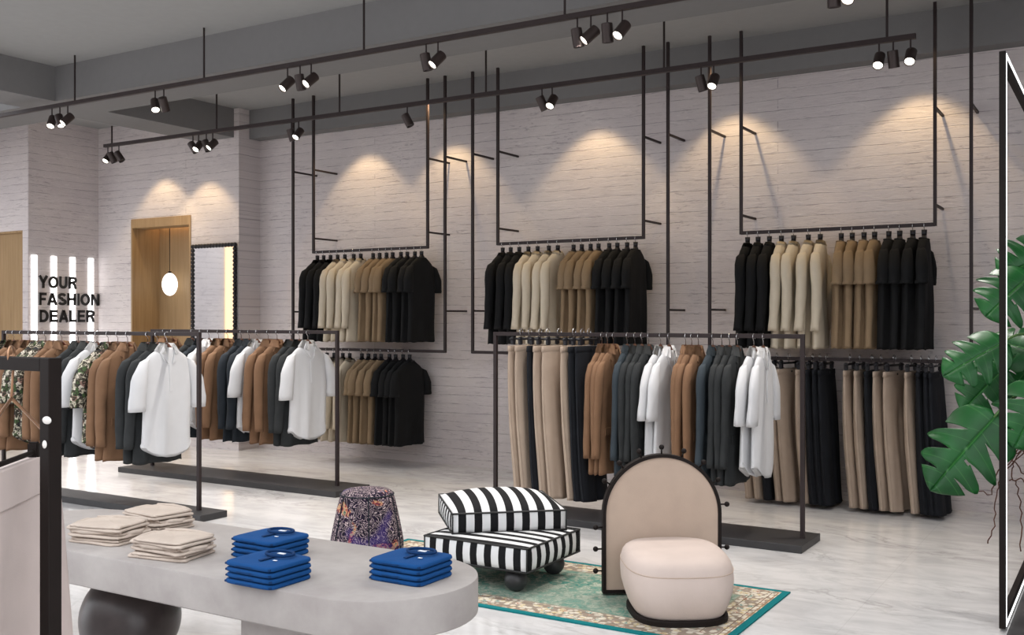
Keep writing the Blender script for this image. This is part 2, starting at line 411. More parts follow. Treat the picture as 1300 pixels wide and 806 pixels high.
GL = {  # advance width, list of stroke centre lines
 'Y': (.84, [[(.08, 1), (.42, .44)], [(.76, 1), (.42, .44)], [(.42, .50), (.42, 0)]]),
 'O': (.92, [arc(.46, .5, .46-h_, .5-h_, 0, 360, 36)]),
 'U': (.84, [[(h_+.02, 1), (h_+.02, .40)]+arc(.42, .38, .40-h_, .38-h_, 180, 360)+[(.82-h_, .40), (.82-h_, 1)]]),
 'R': (.86, [[(h_+.02, 0), (h_+.02, 1)], [(h_, 1-h_), (.46, 1-h_)]+arc(.50, .72, .22, .28-h_, 90, -90, 10)+[(h_, .44)], [(.46, .44), (.60, .36), (.66, .18), (.72, 0)]]),
 'F': (.72, [[(h_+.02, 0), (h_+.02, 1)], [(h_, 1-h_), (.70, 1-h_)], [(h_, .48), (.62, .48)]]),
 'E': (.78, [[(h_+.02, 0), (h_+.02, 1)], [(h_, 1-h_), (.72, 1-h_)], [(h_, .51), (.68, .51)], [(h_, h_), (.74, h_)]]),
 'L': (.70, [[(h_+.02, 1), (h_+.02, 0)], [(h_, h_), (.68, h_)]]),
 'I': (.30, [[(.15, 0), (.15, 1)]]),
 'H': (.84, [[(h_+.02, 0), (h_+.02, 1)], [(.82-h_, 0), (.82-h_, 1)], [(h_, .52), (.78, .52)]]),
 'N': (.86, [[(h_+.02, 0), (h_+.02, 1)], [(.84-h_, 0), (.84-h_, 1)], [(h_+.04, .94), (.80-h_, .06)]]),
 'A': (.88, [[(.09, 0), (.44, .97)], [(.79, 0), (.44, .97)], [(.22, .30), (.66, .30)]]),
 'D': (.86, [[(h_+.02, 0), (h_+.02, 1)], [(h_, 1-h_), (.38, 1-h_)]+arc(.38, .5, .46-h_, .5-h_, 90, -90, 16)+[(h_, h_)]]),
 'S': (.80, [arc(.40, .725, .29, .275-h_, 20, 265, 14)+arc(.40, .275, .30, .275-h_, 80, -160, 14)]),
}
def word(txt, y0, z0, width, cap):
    tot = sum(GL[c][0] for c in txt)+.07*(len(txt)-1); k = width/tot; x = 0; bm = bmesh.new()
    for c in txt:
        adv, strokes = GL[c]
        for st in strokes:
            P = [Vector((px+x, pz)) for px, pz in st]; closed = (P[0]-P[-1]).length < 1e-4; L = []
            if closed: P = P[:-1]
            m = len(P)
            for i, p in enumerate(P):
                a = P[i-1] if (i or closed) else p; b = P[(i+1) % m] if (i < m-1 or closed) else p
                d = (b-a).normalized(); nn = Vector((-d.y, d.x))*h_; L.append((p+nn, p-nn))
            V = [[bm.verts.new((xx, y0-7.5+q.x*k, z0-1.46+q.y*cap)) for q in (l, r) for xx in (0, .012)] for l, r in L]
            rng = range(m) if closed else range(m-1)
            for i in rng:
                A, B = V[i], V[(i+1) % m]
                for u, v in ((0, 1), (1, 3), (3, 2), (2, 0)): bm.faces.new((A[u], A[v], B[v], B[u]))
            if not closed:
                for A in (V[0], V[-1]): bm.faces.new((A[0], A[1], A[3], A[2]))
        x += adv+.07
    bmesh.ops.recalc_face_normals(bm, faces=bm.faces[:])
    return link('word', bm, 'letter_black', sign)
word('YOUR', 7.505, 1.872, .52, .150); word('FASHION', 7.505, 1.668, .84, .150); word('DEALER', 7.51, 1.462, .77, .150)

# ------------------------------------------------------------------ pendant in the niche
p = empty('pendant_lamp', (-10.166, 8.60, 2.73)); tag(p, 'pendant lamp with a white oval glass globe hanging inside the oak niche', 'lamp')
bm = bmesh.new(); cyl(bm, (0, 0, 0), (0, 0, -.65), .004, n=8); link('cord', bm, 'black_metal', p)
bm = bmesh.new(); sph(bm, (0, 0, -.80), .094, 24, 16, 1.5); link('globe', bm, 'globe_white', p, True)
bm = bmesh.new(); cyl(bm, (0, 0, -.672), (0, 0, -.64), .02, n=16); link('cap', bm, 'black_metal', p)
bm = bmesh.new(); cyl(bm, (0, 0, -.012), (0, 0, 0), .045, n=20); link('ceiling_rose', bm, 'black_metal', p)

# ------------------------------------------------------------------ mirror with scalloped black frame
mi = empty('wall_mirror', (-9.078, 8.33, .22)); tag(mi, 'tall mirror with a beaded black frame beside the oak niche', 'mirror')
W2, HH = .345, 2.13
bbox('backing', (-W2, W2, -.015, .015, 0, HH), 'black_plastic', mi)
bbox('glass', (-W2+.012, W2-.012, -.022, -.015, .012, HH-.012), 'mirror_glass', mi)
bm = bmesh.new(); step = .046
def bead(x, z): sph(bm, (x, -.02, z), .0265, 10, 8)
n = int(HH/step)
for i in range(n+1): bead(-W2, i*HH/n); bead(W2, i*HH/n)
n = int(2*W2/step)
for i in range(1, n): bead(-W2+i*2*W2/n, 0); bead(-W2+i*2*W2/n, HH)
link('beaded_frame', bm, 'black_plastic', mi, True)
# warm strip on the left wall, seen in the mirror
tag(bbox('wall_strip_lamp', (-13.5, -13.47, 3.82, 4.0, .2, 3.3), 'led_warm'), 'tall warm light strip on the left wall, seen only in the mirror', 'lamp')

# ------------------------------------------------------------------ lighting tracks and spots
def track(name, x0, x1, y, z, rods, ztops, label):
    t = empty(name, (0, y, z)); tag(t, label, 'light track')
    bbox('rail', (x0, x1, -.017, .017, -.017, .017), 'bronze_metal', t)
    for x, zt in zip(rods, ztops):
        bm = bmesh.new(); cyl(bm, (x, 0, .015), (x, 0, zt-z), .0085, n=10); link('suspension_rod', bm, 'bronze_metal', t)
TZ1, TZ2 = 3.476, 3.373
track('light_track', -12.4, 1.6, 5.90, TZ1, [-11.6, -9.9, -8.248, -6.558, -4.861, -3.172, -1.48, .2], [CZ, CZ, CZ, CZ, CZ, CZ, CZ, CZ], 'long dark ceiling track of spotlights nearest the camera')
track('light_track', -9.50, -1.215, 7.16, TZ2, [-9.379, -7.779, -6.185, -4.594, -3.002, -1.397], [BZ, CZ, CZ, CZ, CZ, CZ], 'shorter dark ceiling track of spotlights closer to the brick wall')
# head: aim is a direction the lens looks along
def spot(x, y, z, aim, on, label, group, drop=.075, length=.118, rad=.037):
    t = empty('track_spotlight', (x, y, z-.017)); tag(t, label, 'spotlight', group)
    bm = bmesh.new(); cyl(bm, (0, 0, 0), (0, 0, -drop-.02), .006, n=8); link('stem', bm, 'bronze_metal', t)
    a = Vector(aim).normalized(); c = Vector((0, 0, -drop-.045)); p0 = c-a*length*.42; p1 = c+a*length*.58
    bm = bmesh.new(); cyl(bm, p0, p1, rad, n=24, cap=False)
    cyl(bm, p0-a*.004, p0, rad*.86, rad, n=24); cyl(bm, p1, p1-a*.014, rad*.9, rad*.82, n=24, cap=False)
    cyl(bm, p1, p1+a*.0005, rad, rad*.9, n=24, cap=False)
    bmesh.ops.recalc_face_normals(bm, faces=bm.faces[:])
    link('housing', bm, 'lamp_housing', t, True)
    bm = bmesh.new(); cyl(bm, p1-a*.014, p1-a*.008, rad*.84, n=24); link('lens', bm, 'lens_on' if on else 'lens_off', t)
    return t, Vector((x, y, z-.017))+p1+a*.012
def slight(loc, target, power, size, color=(1, .72, .45), blend=.6, rad=.02, name='spot_beam', parent=None):
    l = bpy.data.lights.new(name, 'SPOT'); l.energy = power; l.spot_size = R(size); l.spot_blend = blend; l.color = color; l.shadow_soft_size = rad
    o = bpy.data.objects.new(name, l); COL.objects.link(o); o.location = loc
    o.rotation_euler = (Vector(target)-Vector(loc)).to_track_quat('-Z', 'Y').to_euler()
    if parent:
        o.parent = parent; o.location = Vector(loc)-parent.location
    return o
CAMD = lambda x, y: Vector((-x, -y, 0)).normalized()
def wallaim(x, dx=0): return Vector((dx, .62, -.78))
G1 = 'spotlights on the near track'; G2 = 'spotlights on the rear track'
near = [(-8.584, (.35, -.5, -.8), 1), (-8.466, (.6, -.1, -1), 1), (-8.351, (-.15, -.75, -.75), 1), (-7.158, (.5, -.35, -.8), 1), (-7.049, (-.2, .5, -.85), 0),
        (-5.625, (-.25, -.75, -.8), 1), (-5.494, (.05, .2, -1), 0), (-5.38, (-.2, -.8, -.7), 1), (-4.292, (.15, .15, -1), 0), (-4.189, (-.35, -.7, -.8), 1),
        (-3.079, (.08, .2, -1), 0), (-2.981, (-.55, -.55, -.7), 1), (-2.863, (0, .15, -1), 0), (-2.758, (-.25, -.7, -.8), 1), (-1.44, (.0, .15, -1), 0), (-1.35, (-.1, -.6, -.8), 1)]
nl = ['leftmost of three at the far left', 'middle of three at the far left', 'right one of three at the far left', 'left one of the pair, over the lettering', 'right one of the pair, over the lettering',
      'left one of three, above the mirror', 'middle one of three, above the mirror', 'right one of three, above the mirror', 'left one of the pair above the first hanging frame', 'right one of the pair above the first hanging frame',
      'leftmost of four near the top edge', 'second of four near the top edge', 'third of four near the top edge', 'rightmost of four near the top edge', 'left one cut off by the top edge', 'right one cut off by the top edge']
for (x, a, on), q in zip(near, nl):
    t, L = spot(x, 5.90, TZ1, a, on, 'dark spotlight on the near track, '+q, G1)
    if on: slight(L, L+Vector(a)+Vector((0, .1, -1.2)), 85, 110, (1, .95, .9), 1, name='spot_beam', parent=t)
rear = [(-9.445, (.15, -.7, -.8), 1), (-9.379, (.3, .3, -.9), 0), (-9.263, (.55, .2, -.8), 0), (-8.119, (.5, .2, -.8), 0), (-8.038, (.1, -.75, -.75), 1), (-7.925, (.4, .1, -.9), 0), (-7.835, (-.2, -.75, -.75), 1),
        (-6.777, (.1, .3, -.9), 0), (-6.687, (0, -.75, -.8), 1), (-5.413, (.45, .15, -.9), 0), (-4.058, (.35, .3, -.95), 0), (-3.964, (0, -.7, -.8), 1), (-2.709, (.2, .2, -.95), 0), (-2.612, (0, -.7, -.85), 1),
        (-1.448, (0, -.7, -.8), 1), (-1.357, (.05, .25, -1), 0), (-1.247, (0, -.7, -.8), 1)]
rl = ['leftmost at its far left end', 'middle of three at its far left end', 'right one of three at its far left end', 'leftmost of four above the oak niche', 'second of four above the oak niche', 'third of four above the oak niche', 'rightmost of four above the oak niche',
      'left one of the pair at the first hanging frame', 'right one of the pair at the first hanging frame', 'single one above the left clothes frame', 'left one of the pair above the middle clothes frame', 'right one of the pair above the middle clothes frame',
      'left one of the pair near the right frame', 'right one of the pair near the right frame', 'left one of three at its right end', 'middle one of three at its right end', 'right one of three at its right end']
REAR = []
for (x, a, on), q in zip(rear, rl):
    t, L = spot(x, 7.16, TZ2, a, on, 'dark spotlight on the rear track, '+q, G2, .065, .112, .036)
    REAR.append((t, L))
    if on: slight(L, L+Vector(a)+Vector((0, .1, -1.2)), 75, 110, (1, .95, .9), 1, name='spot_beam', parent=t)
# small lamps close to the wall throw the warm scallops on the brick
for tx, wy, lz in ((-7.085, 8.68, 3.72), (-5.95, 8.68, 3.72), (-4.303, 8.68, 3.72), (-2.957, 8.68, 3.72), (-1.429, 8.68, 3.72), (-9.95, 8.35, 3.62), (-9.20, 8.35, 3.53)):
    slight((tx, wy-.40, lz), (tx, wy-.36, 2.0), 42, 86, (1, .74, .42), .35, .03, 'wall_washer')

# ------------------------------------------------------------------ wall frames (hung from the ceiling)
YF = 8.30
def bar(name, p0, p1, r, par, mat='bronze_metal'):
    x0, x1 = sorted((p0[0], p1[0])); y0, y1 = sorted((p0[1], p1[1])); z0, z1 = sorted((p0[2], p1[2]))
    return bbox(name, (x0-r if x1-x0 < 1e-6 else x0, x1+r if x1-x0 < 1e-6 else x1, y0-r if y1-y0 < 1e-6 else y0, y1+r if y1-y0 < 1e-6 else y1,
                       z0-r if z1-z0 < 1e-6 else z0, z1+r if z1-z0 < 1e-6 else z1), mat, par)
side = ['left', 'middle', 'right']
outer = [(-7.832, -5.807), (-5.48, -3.443), (-3.063, -1.017)]
inner = [(-7.535, -6.019), (-5.19, -3.674), (-2.787, -1.27)]
RU, RL = 2.22, 1.178
for i, (a, b) in enumerate(outer):
    f = empty('hanging_rack', ((a+b)/2, YF, RL)); tag(f, '%s one of three wide dark hanging clothes frames before the brick wall' % side[i], 'clothes frame', 'wide hanging clothes frames'); w = (b-a)/2
    for s in (-1, 1):
        bar('upright', (s*w, 0, -.012), (s*w, 0, CZ-RL), .012, f)
        for z in (3.11-RL, 1.58-RL): bar('wall_bracket', (s*w, .015, z), (s*w, 8.685-YF, z), .009, f)
    bar('hanging_rail', (-w, 0, 0), (w, 0, 0), .014, f)
for i, (a, b) in enumerate(inner):
    f = empty('hanging_rack', ((a+b)/2, YF, RU)); tag(f, '%s one of three narrow dark frames, inside the wider one, before brick' % side[i], 'clothes frame', 'narrow hanging clothes frames'); w = (b-a)/2
    for s in (-1, 1):
        bar('upright', (s*w, 0, -.012), (s*w, 0, CZ-RU), .012, f)
        for z in (3.11-RU, 2.37-RU): bar('wall_bracket', (s*w, .015, z), (s*w, 8.685-YF, z), .009, f)
    bar('hanging_rail', (-w, 0, 0), (w, 0, 0), .014, f)

# ------------------------------------------------------------------ free-standing racks
def rack(x0, x1, y, yb0, yb1, ov, label):
    f = empty('clothes_rack', ((x0+x1)/2, y, 0)); w = (x1-x0)/2; tag(f, label, 'clothes rack', 'black floor racks')
    bbox('base_plate', (-w-ov, w+ov, yb0-y, yb1-y, .0, .05), 'plinth_metal', f, .004)
    for s in (-1, 1): bbox('post', (s*w-.014, s*w+.014, -.014, .014, .045, 1.40), 'bronze_metal', f, .002)
    bbox('rail', (-w+.014, w-.014, -.014, .014, 1.370, 1.400), 'bronze_metal', f, .002)
    return f
rack(-8.52, -6.04, 5.385, 5.235, 5.50, .18, 'black floor rack of camel jackets and white shirts, nearer the folded sweaters')
rack(-8.29, -5.90, 6.80, 6.55, 7.00, .20, 'black floor rack of camel jackets standing behind the left one, before the niche')
rack(-4.254, -1.855, 6.77, 6.53, 6.99, .06, 'black floor rack of trousers, jackets and white shirts behind the arched chair')

# ------------------------------------------------------------------ garments
def body_rings(rows, n, seed, amp, nf, lift=0, lean=0, rowsN=26, step=0):
    rnd = random.Random(seed); ph = [rnd.uniform(0, 6.28) for _ in range(8)]
    z0, z1 = rows[0][0], rows[-1][0]; out = []
    zs = [r[0] for r in rows if r[0] > z0-.16]
    zs += [zs[-1]+(z1-zs[-1])*(i/ rowsN)**1.0 for i in range(1, rowsN+1)]
    for z in zs:
        _, w, d = lerp_rows(rows, z); t = (z-z0)/(z1-z0); ring = []
        A = amp*min(1, max(0, (t-.08))*1.5)
        for k in range(n):
            th = 2*PI*k/n; c, s = math.cos(th), math.sin(th)
            x = w*math.copysign(abs(c)**.85, c); y = d*math.copysign(abs(s)**.8, s)
            sd = 1 if s >= 0 else -1
            fw = math.sin(nf*x/w*PI/2+ph[0]+1.1*math.sin(z*3+ph[1])+(0 if sd > 0 else 1.9)+ph[6]*.3*sd)+.5*math.sin(nf*1.9*x/w*PI/2+ph[2]+z*2.2+(0 if sd > 0 else 2.6))
            y += A*fw*(1-.55*abs(c)**4)
            y += .35*amp*math.sin(z*9+ph[3])*t
            x += A*.5*math.sin(z*7+ph[4]+(3 if c > 0 else 0))*abs(c)
            zz = z+lift*(abs(x/w)**2.2)*max(0, (t-.9)/.1)+.004*math.sin(5*th+ph[5])*(t > .95)
            ring.append((x, y+lean*t, zz))
        out.append(ring)
    # turned hem
    lx = [(p[0]*.97, p[1]*.8+lean*.2, p[2]+.012) for p in out[-1]]; out.append(lx)
    return out
def sleeve_rings(path, s, seed, amp=.004, n=14, cuff=0):
    rnd = random.Random(seed+5*s); ph = rnd.uniform(0, 6.28); out = []
    P = []
    for a, b in zip(path, path[1:]):
        m = max(1, int(abs(a[1]-b[1])/.035))
        for i in range(m):
            t = i/m; P.append([p+(q-p)*t for p, q in zip(a, b)])
    P.append(list(path[-1])); L = len(P)
    for i, (x, z, rx, ry) in enumerate(P):
        ring = []
        for k in range(n):
            th = 2*PI*k/n; fo = 1+amp/.05*1.2*math.sin(3*th+ph+z*6)*(i/L)+amp/.05*.8*math.sin(z*26+ph)*(i/L)
            bend = .012*math.sin(i/L*PI)
            ring.append((s*(x+rx*fo*math.cos(th)), ry*fo*math.sin(th)+bend+.008*math.sin(z*5+ph), z+s*math.cos(th)*s*rx*-.35*(i < 3)))
        out.append(ring)
    out.append([(x*.98+.02*s*path[-1][0], y*.6, z+.006) for x, y, z in out[-1]])
    return out
def collar_mesh(z, w, d, h, stand=1, lap=0):
    bm = bmesh.new(); n = 22; R0, R1, R2 = [], [], []
    for i in range(n+1):
        th = R(112)+R(316)*i/n      # open at the front (+y)
        c, s = math.cos(th), math.sin(th)
        k = .5+.5*abs(math.cos((i/n-.5)*PI))
        R0.append(bm.verts.new((w*1.02*c, d*1.05*s, z-.018)))
        R1.append(bm.verts.new((w*.86*c, d*.9*s+.002, z+h*(.35+.65*k))))
        R2.append(bm.verts.new((w*(1.28+.1*lap)*c, d*1.35*s+.004, z-.012-.028*(1-k)*(1+lap))))
    for i in range(n):
        bm.faces.new((R0[i], R0[i+1], R1[i+1], R1[i])); bm.faces.new((R1[i], R1[i+1], R2[i+1], R2[i]))
    bmesh.ops.solidify(bm, geom=bm.faces[:], thickness=.004)
    bmesh.ops.recalc_face_normals(bm, faces=bm.faces[:])
    return bm
NZ = -.105
def make_garment(name, kind, mat, seed, thick=1.0, coll=None):
    g = empty(name)
    if kind in ('coat', 'long'):
        hem = -1.0 if kind == 'coat' else -.955
        dd = .050 if kind == 'coat' else .046
        rows = [(NZ, .060, .038), (NZ-.012, .085, .044), (NZ-.035, .140, .047), (NZ-.062, .190, .046), (NZ-.10, .205, .046), (NZ-.25, .205, dd), (hem*.6, .205, dd), (hem, .222, dd+.006)]
        amp, nf, lift = .012, 4.4, 0
        sl = [(.165, NZ-.055, .018, .022), (.195, NZ-.068, .036, .038), (.222, NZ-.11, .046, .046), (.236, NZ-.25, .047, .048), (.248, NZ-.45, .043, .045), (.252, hem+.26, .039, .041), (.250, hem+.12 if kind == 'coat' else hem+.14, .037, .039)]
    elif kind == 'shirt':
        rows = [(NZ, .062, .036), (NZ-.012, .090, .042), (NZ-.035, .150, .045), (NZ-.062, .200, .044), (NZ-.10, .216, .045), (NZ-.25, .216, .05), (-.6, .215, .052), (-.955, .232, .056)]
        amp, nf, lift = .014, 4.2, .12
        sl = [(.17, NZ-.055, .018, .022), (.205, NZ-.068, .036, .038), (.232, NZ-.11, .052, .048), (.258, NZ-.25, .062, .054), (.278, -.50, .068, .056), (.280, -.585, .064, .054)]
    else:  # tee
        rows = [(NZ, .062, .036), (NZ-.010, .090, .042), (NZ-.032, .150, .045), (NZ-.060, .205, .044), (NZ-.10, .220, .045), (NZ-.25, .222, .048), (-.6, .222, .050), (-.95, .236, .054)]
        amp, nf, lift = .015, 5.2, 0
        sl = [(.175, NZ-.052, .018, .022), (.21, NZ-.065, .034, .036), (.235, NZ-.11, .046, .046), (.250, NZ-.22, .050, .050), (.256, -.425, .050, .050), (.256, -.43, .057, .056), (.256, -.455, .057, .056)]
    rows = [(NZ-(NZ-r[0])*1.55 if r[0] > NZ-.12 else r[0],)+tuple(r[1:]) for r in rows]
    sl = [(q[0], NZ-(NZ-q[1])*1.5 if q[1] > NZ-.12 else q[1])+tuple(q[2:]) for q in sl]
    link('torso', rings_mesh(body_rings(rows, 40, seed, amp, nf, lift)), mat, g, True)
    for s in (-1, 1): link('sleeve', rings_mesh(sleeve_rings(sl, s, seed)), mat, g, True)
    if kind == 'coat': link('collar', collar_mesh(NZ, .070, .045, .040, lap=1), mat, g, True)
    elif kind == 'shirt': link('collar', collar_mesh(NZ, .074, .046, .036, lap=2), coll or mat, g, True)
    elif kind == 'long': link('collar', collar_mesh(NZ, .064, .040, .022), mat, g, True)
    else:
        bm = bmesh.new(); tube(bm, [(.064*math.cos(a*PI/12), .040*math.sin(a*PI/12), NZ+.002-.010*max(0, math.sin(a*PI/12))) for a in range(24)], .006, 6, True)
        link('neck_rib', bm, mat, g, True)
    def yfront(x, z):
        _, w, d = lerp_rows(rows, z); return d*max(0, 1-(x/w)**2)**.4
    if kind == 'coat':
        for s in (-1, 1):   # lapels
            bm = bmesh.new(); P = [(s*.052, NZ-.005), (s*.098, NZ-.07), (s*.078, NZ-.085), (s*.085, NZ-.10), (s*.012, NZ-.36), (s*.004, NZ-.36), (s*.022, NZ-.12)]
            vs = [bm.verts.new((x, yfront(x, z)+.010, z)) for x, z in P]; f = bm.faces.new(vs)
            r = bmesh.ops.extrude_face_region(bm, geom=[f])
            for v in [q for q in r['geom'] if isinstance(q, bmesh.types.BMVert)]: v.co.y -= .008
            bmesh.ops.recalc_face_normals(bm, faces=bm.faces[:]); link('lapel', bm, mat, g)
        for s in (-1, 1):
            bm = bmesh.new(); box(bm, s*.13-.05, s*.13+.05, yfront(.13, -.7)+.002, yfront(.13, -.7)+.012, -.72, -.665)
            link('pocket_flap', bm, mat, g)
    if kind == 'shirt':
        bm = bmesh.new()
        pts = [z for z in [NZ-.13-.035*i for i in range(7)]]
        for a, b in zip(pts, pts[1:]):
            box(bm, -.013, .013, yfront(0, a)-.004, yfront(0, a)+.008, b, a)
        link('button_placket', bm, mat, g)
        for s in (-1, 1):   # the two open collar points either side of the V
            bm = bmesh.new(); P = [(s*.058, NZ+.012), (s*.088, NZ-.040), (s*.052, NZ-.105), (s*.016, NZ-.125), (s*.030, NZ-.060)]
            vs = [bm.verts.new((x, yfront(x, min(z, NZ-.012))+.012, z)) for x, z in P]; f = bm.faces.new(vs)
            r = bmesh.ops.extrude_face_region(bm, geom=[f])
            for v in [q for q in r['geom'] if isinstance(q, bmesh.types.BMVert)]: v.co.y -= .008
            bmesh.ops.recalc_face_normals(bm, faces=bm.faces[:]); link('collar_point', bm, mat, g)
    return g
def make_trousers(name, mat, seed, wide=1.0, belt=True):
    g = empty(name); rnd = random.Random(seed); T, H, C = -.085, -.27, -.36; B = -1.155
    n = 32; ph = rnd.uniform(0, 6)
    rings = []; n = 64
    rows = [(T, .188, .020), (T-.03, .192, .023), (T-.12, .200, .030), (C, .205, .036), (C-.3, .200, .040), (C-.6, .190, .040), (B+.03, .182, .038), (B, .186, .040)]
    for i in range(35):
        z = T+(B-T)*i/34; _, w, d = lerp_rows(rows, z); t = i/34; leg = max(0, min(1, (H-z)/.22)); ring = []
        for k in range(n):
            th = 2*PI*k/n; c, q = math.cos(th), math.sin(th)
            x = w*wide*math.copysign(abs(c)**.9, c); a = abs(x)/(w*wide)
            flat = max(0, 1-a**4)**.5
            two = max(.06, (1-min(1, abs((a-.5)/.47))**2.2))**.5
            y = d*((1-leg)*flat+leg*two); y = max(y, .003)*(1 if q >= 0 else -1) if 0 < k < n//2 or k > n//2 else 0
            # pressed crease, soft folds, a little forward drift at the hem
            y += (.005*leg*math.exp(-((a-.5)/.06)**2)+.004*t*math.sin(11*a+ph+z*4))*(1 if q > 0 else -1 if k not in (0, n//2) else 0)
            y += .055*t**1.3+.005*math.sin(z*6+ph)*t+.006*math.sin(4*x/w+ph+z)*t
            x += .010*t*math.sin(z*3+ph)+(.004*math.sin(7*th) if i > 32 else 0)
            ring.append((x, y, z+.012*a*(i == 34)))
        rings.append(ring)
    link('trouser_body', rings_mesh(rings), mat, g, True); n = 32
    bm = bmesh.new()
    R_ = []
    for z, k2 in ((T+.004, 1.0), (T+.002, 1.03), (T-.036, 1.045), (T-.038, 1.0)):
        R_.append([(.192*wide*k2*math.copysign(abs(math.cos(2*PI*k/n))**.8, math.cos(2*PI*k/n)), .024*k2*math.copysign(abs(math.sin(2*PI*k/n))**.7, math.sin(2*PI*k/n)), z) for k in range(n)])
    bm.free(); link('waistband', rings_mesh(R_), mat, g, True)
    bm = bmesh.new(); cyl(bm, (0, .022, T-.018), (0, .030, T-.018), .008, n=12); link('button', bm, 'black_plastic', g)
    return g
def make_hanger(name, mat, wallstyle):
    g = empty(name); bm = bmesh.new()
    # hook: wire loop over the rail, then down to the neck
    top = .022; pts = [(-.021*math.cos(a), 0, -.019+.004+top*math.sin(a)-.004) for a in [R(-35+i*21.5) for i in range(11)]]
    pts = pts + [(.012, 0, -.035), (0, 0, -.048), (0, 0, -.085)]
    tube(bm, pts, .0028, 6); link('hook', bm, 'chrome', g, True)
    bm = bmesh.new()
    arm = [(-.175, 0, NZ-.145), (-.13, 0, NZ-.100), (-.06, 0, NZ-.038), (0, 0, NZ+.014), (.06, 0, NZ-.038), (.13, 0, NZ-.100), (.175, 0, NZ-.145)]
    tube(bm, arm, [.010, .013, .016, .018, .016, .013, .010] if wallstyle else [.008, .011, .014, .016, .014, .011, .008], 8)
    if wallstyle: cyl(bm, (0, 0, NZ+.012), (0, 0, NZ+.055), .019, .021, 12)
    link('shoulder_bar', bm, mat, g, True)
    return g
def make_clip_hanger(name):
    g = empty(name); bm = bmesh.new()
    pts = [(-.024*math.cos(a), 0, .024*math.sin(a)) for a in [R(-35+i*21.5) for i in range(11)]]+[(.01, 0, -.028), (0, 0, -.04), (0, 0, -.055)]
    tube(bm, pts, .0028, 6); link('hook', bm, 'chrome', g, True)
    bm = bmesh.new(); cyl(bm, (-.17, 0, -.056), (.17, 0, -.056), .009, n=10); link('clip_bar', bm, 'black_plastic', g, True)
    for s in (-1, 1):
        bm = bmesh.new(); box(bm, s*.13-.016, s*.13+.016, -.014, .014, -.100, -.040)
        bmesh.ops.bevel(bm, geom=bm.edges[:], offset=.005, segments=2, affect='EDGES'); link('clip', bm, 'black_plastic', g)
    return g
PROTO = {}; USED = {}
def get(key, maker):
    """first use hands out the prototype itself, later uses a copied tree"""
    if key not in PROTO: PROTO[key] = maker(); return PROTO[key]
    return copy_tree(PROTO[key])
def place(o, x, y, z, rz=-90, sy=1, sx=1, sz=1):
    o.location = (x, y, z); o.rotation_euler = (0, 0, R(rz)); o.scale = (sx, sy, sz); return o
rg = random.Random(11)
def garment(var, kind, mat, name):
    return get((name, mat, kind, var), lambda: make_garment(name, kind, mat, 10+var*7+len(mat)))
# --- wall clothes: 3 upper rows of 15
OFF = [.055, .145, .240, .340, .440, .560, .655, .820, .905, .995, 1.075, 1.182, 1.262, 1.358, 1.440]
SPEC = [('jacket', 'long', 'black_cotton')]*3+[('long_sleeved_shirt', 'long', 'cream_linen')]*4+[('t_shirt', 'tee', 'khaki_cotton')]*4+[('t_shirt', 'tee', 'black_cotton')]*4
DESC = [('black long-sleeved jacket', 3, 0)]*3+[('cream long-sleeved linen shirt', 4, 3)]*4+[('khaki brown short-sleeved shirt', 4, 7)]*4+[('black short-sleeved shirt', 4, 11)]*4
CATS = ['jacket']*3+['shirt']*12
def cloth_row(x0, z, which, skip=0, lower=False):
    for i, o in enumerate(OFF):
        if i < skip: continue
        nm, kd, mt = SPEC[i]; d, cnt, st = DESC[i]
        g = garment(i % 2, kd, mt, nm)
        place(g, x0+o, YF, z, -90+rg.uniform(-4, 4), .90, 1.0)
        lab = '%s, %s of its kind, on the %s' % (d, ORD[i-st], which)
        tag(g, lab, CATS[i], d+'s on the '+which)
        h = get('wall_hanger', lambda: make_hanger('coat_hanger', 'black_plastic', True))
        place(h, x0+o, YF, z+.013, g.rotation_euler.z*180/PI, 1, 1)
        tag(h, 'black hanger in the %s %s, %s' % (ORD[i-st], d, which), 'hanger', 'black hangers on the '+which)
cloth_row(inner[0][0], RU, 'upper left wall rail')
cloth_row(inner[1][0], RU, 'middle upper wall rail')
cloth_row(inner[2][0], RU, 'right upper wall rail')
cloth_row(-7.684, RL, 'left lower wall rail', skip=3)
# --- trousers
POFF = [0, .078, .168, .236, .300, .460, .528, .585, .638]
PM = ['beige_chino', 'beige_chino', 'navy_chino', 'beige_chino', 'beige_chino', 'beige_chino', 'navy_chino', 'navy_chino', 'navy_chino']
def trouser_row(x0, y, z, n, which, lenscale=1):
    cb = cn = 0
    for i in range(n):
        m = PM[i]; wide = (i == 4)
        g = get(('tr', m, i % 2), lambda: make_trousers('trousers', m, 3+i))
        x = x0+POFF[i]+(.035 if wide else 0)
        place(g, x, y, z, -90+(-12 if wide else rg.uniform(-5, 3)), .95, 1, lenscale)
        if 'beige' in m: cb += 1; q = '%s beige trousers from left, %s' % (ORD[cb-1], which)
        else: cn += 1; q = '%s near-black trousers from left, %s' % (ORD[cn-1], which)
        tag(g, q, 'trousers', 'trousers on the '+which)
        h = get('clip_hanger', lambda: make_clip_hanger('clip_hanger'))
        place(h, x, y, z+.017+.004, g.rotation_euler.z*180/PI)
        tag(h, 'black clip hanger of '+q, 'hanger', 'clip hangers on the '+which)
trouser_row(-1.90, YF, RL, 9, 'lower wall rail by the plant')
trouser_row(-2.72, YF, RL, 9, 'lower wall rail behind the rack')
trouser_row(-4.02, 6.77, 1.385, 8, 'floor rack behind the cushions', 1.06)
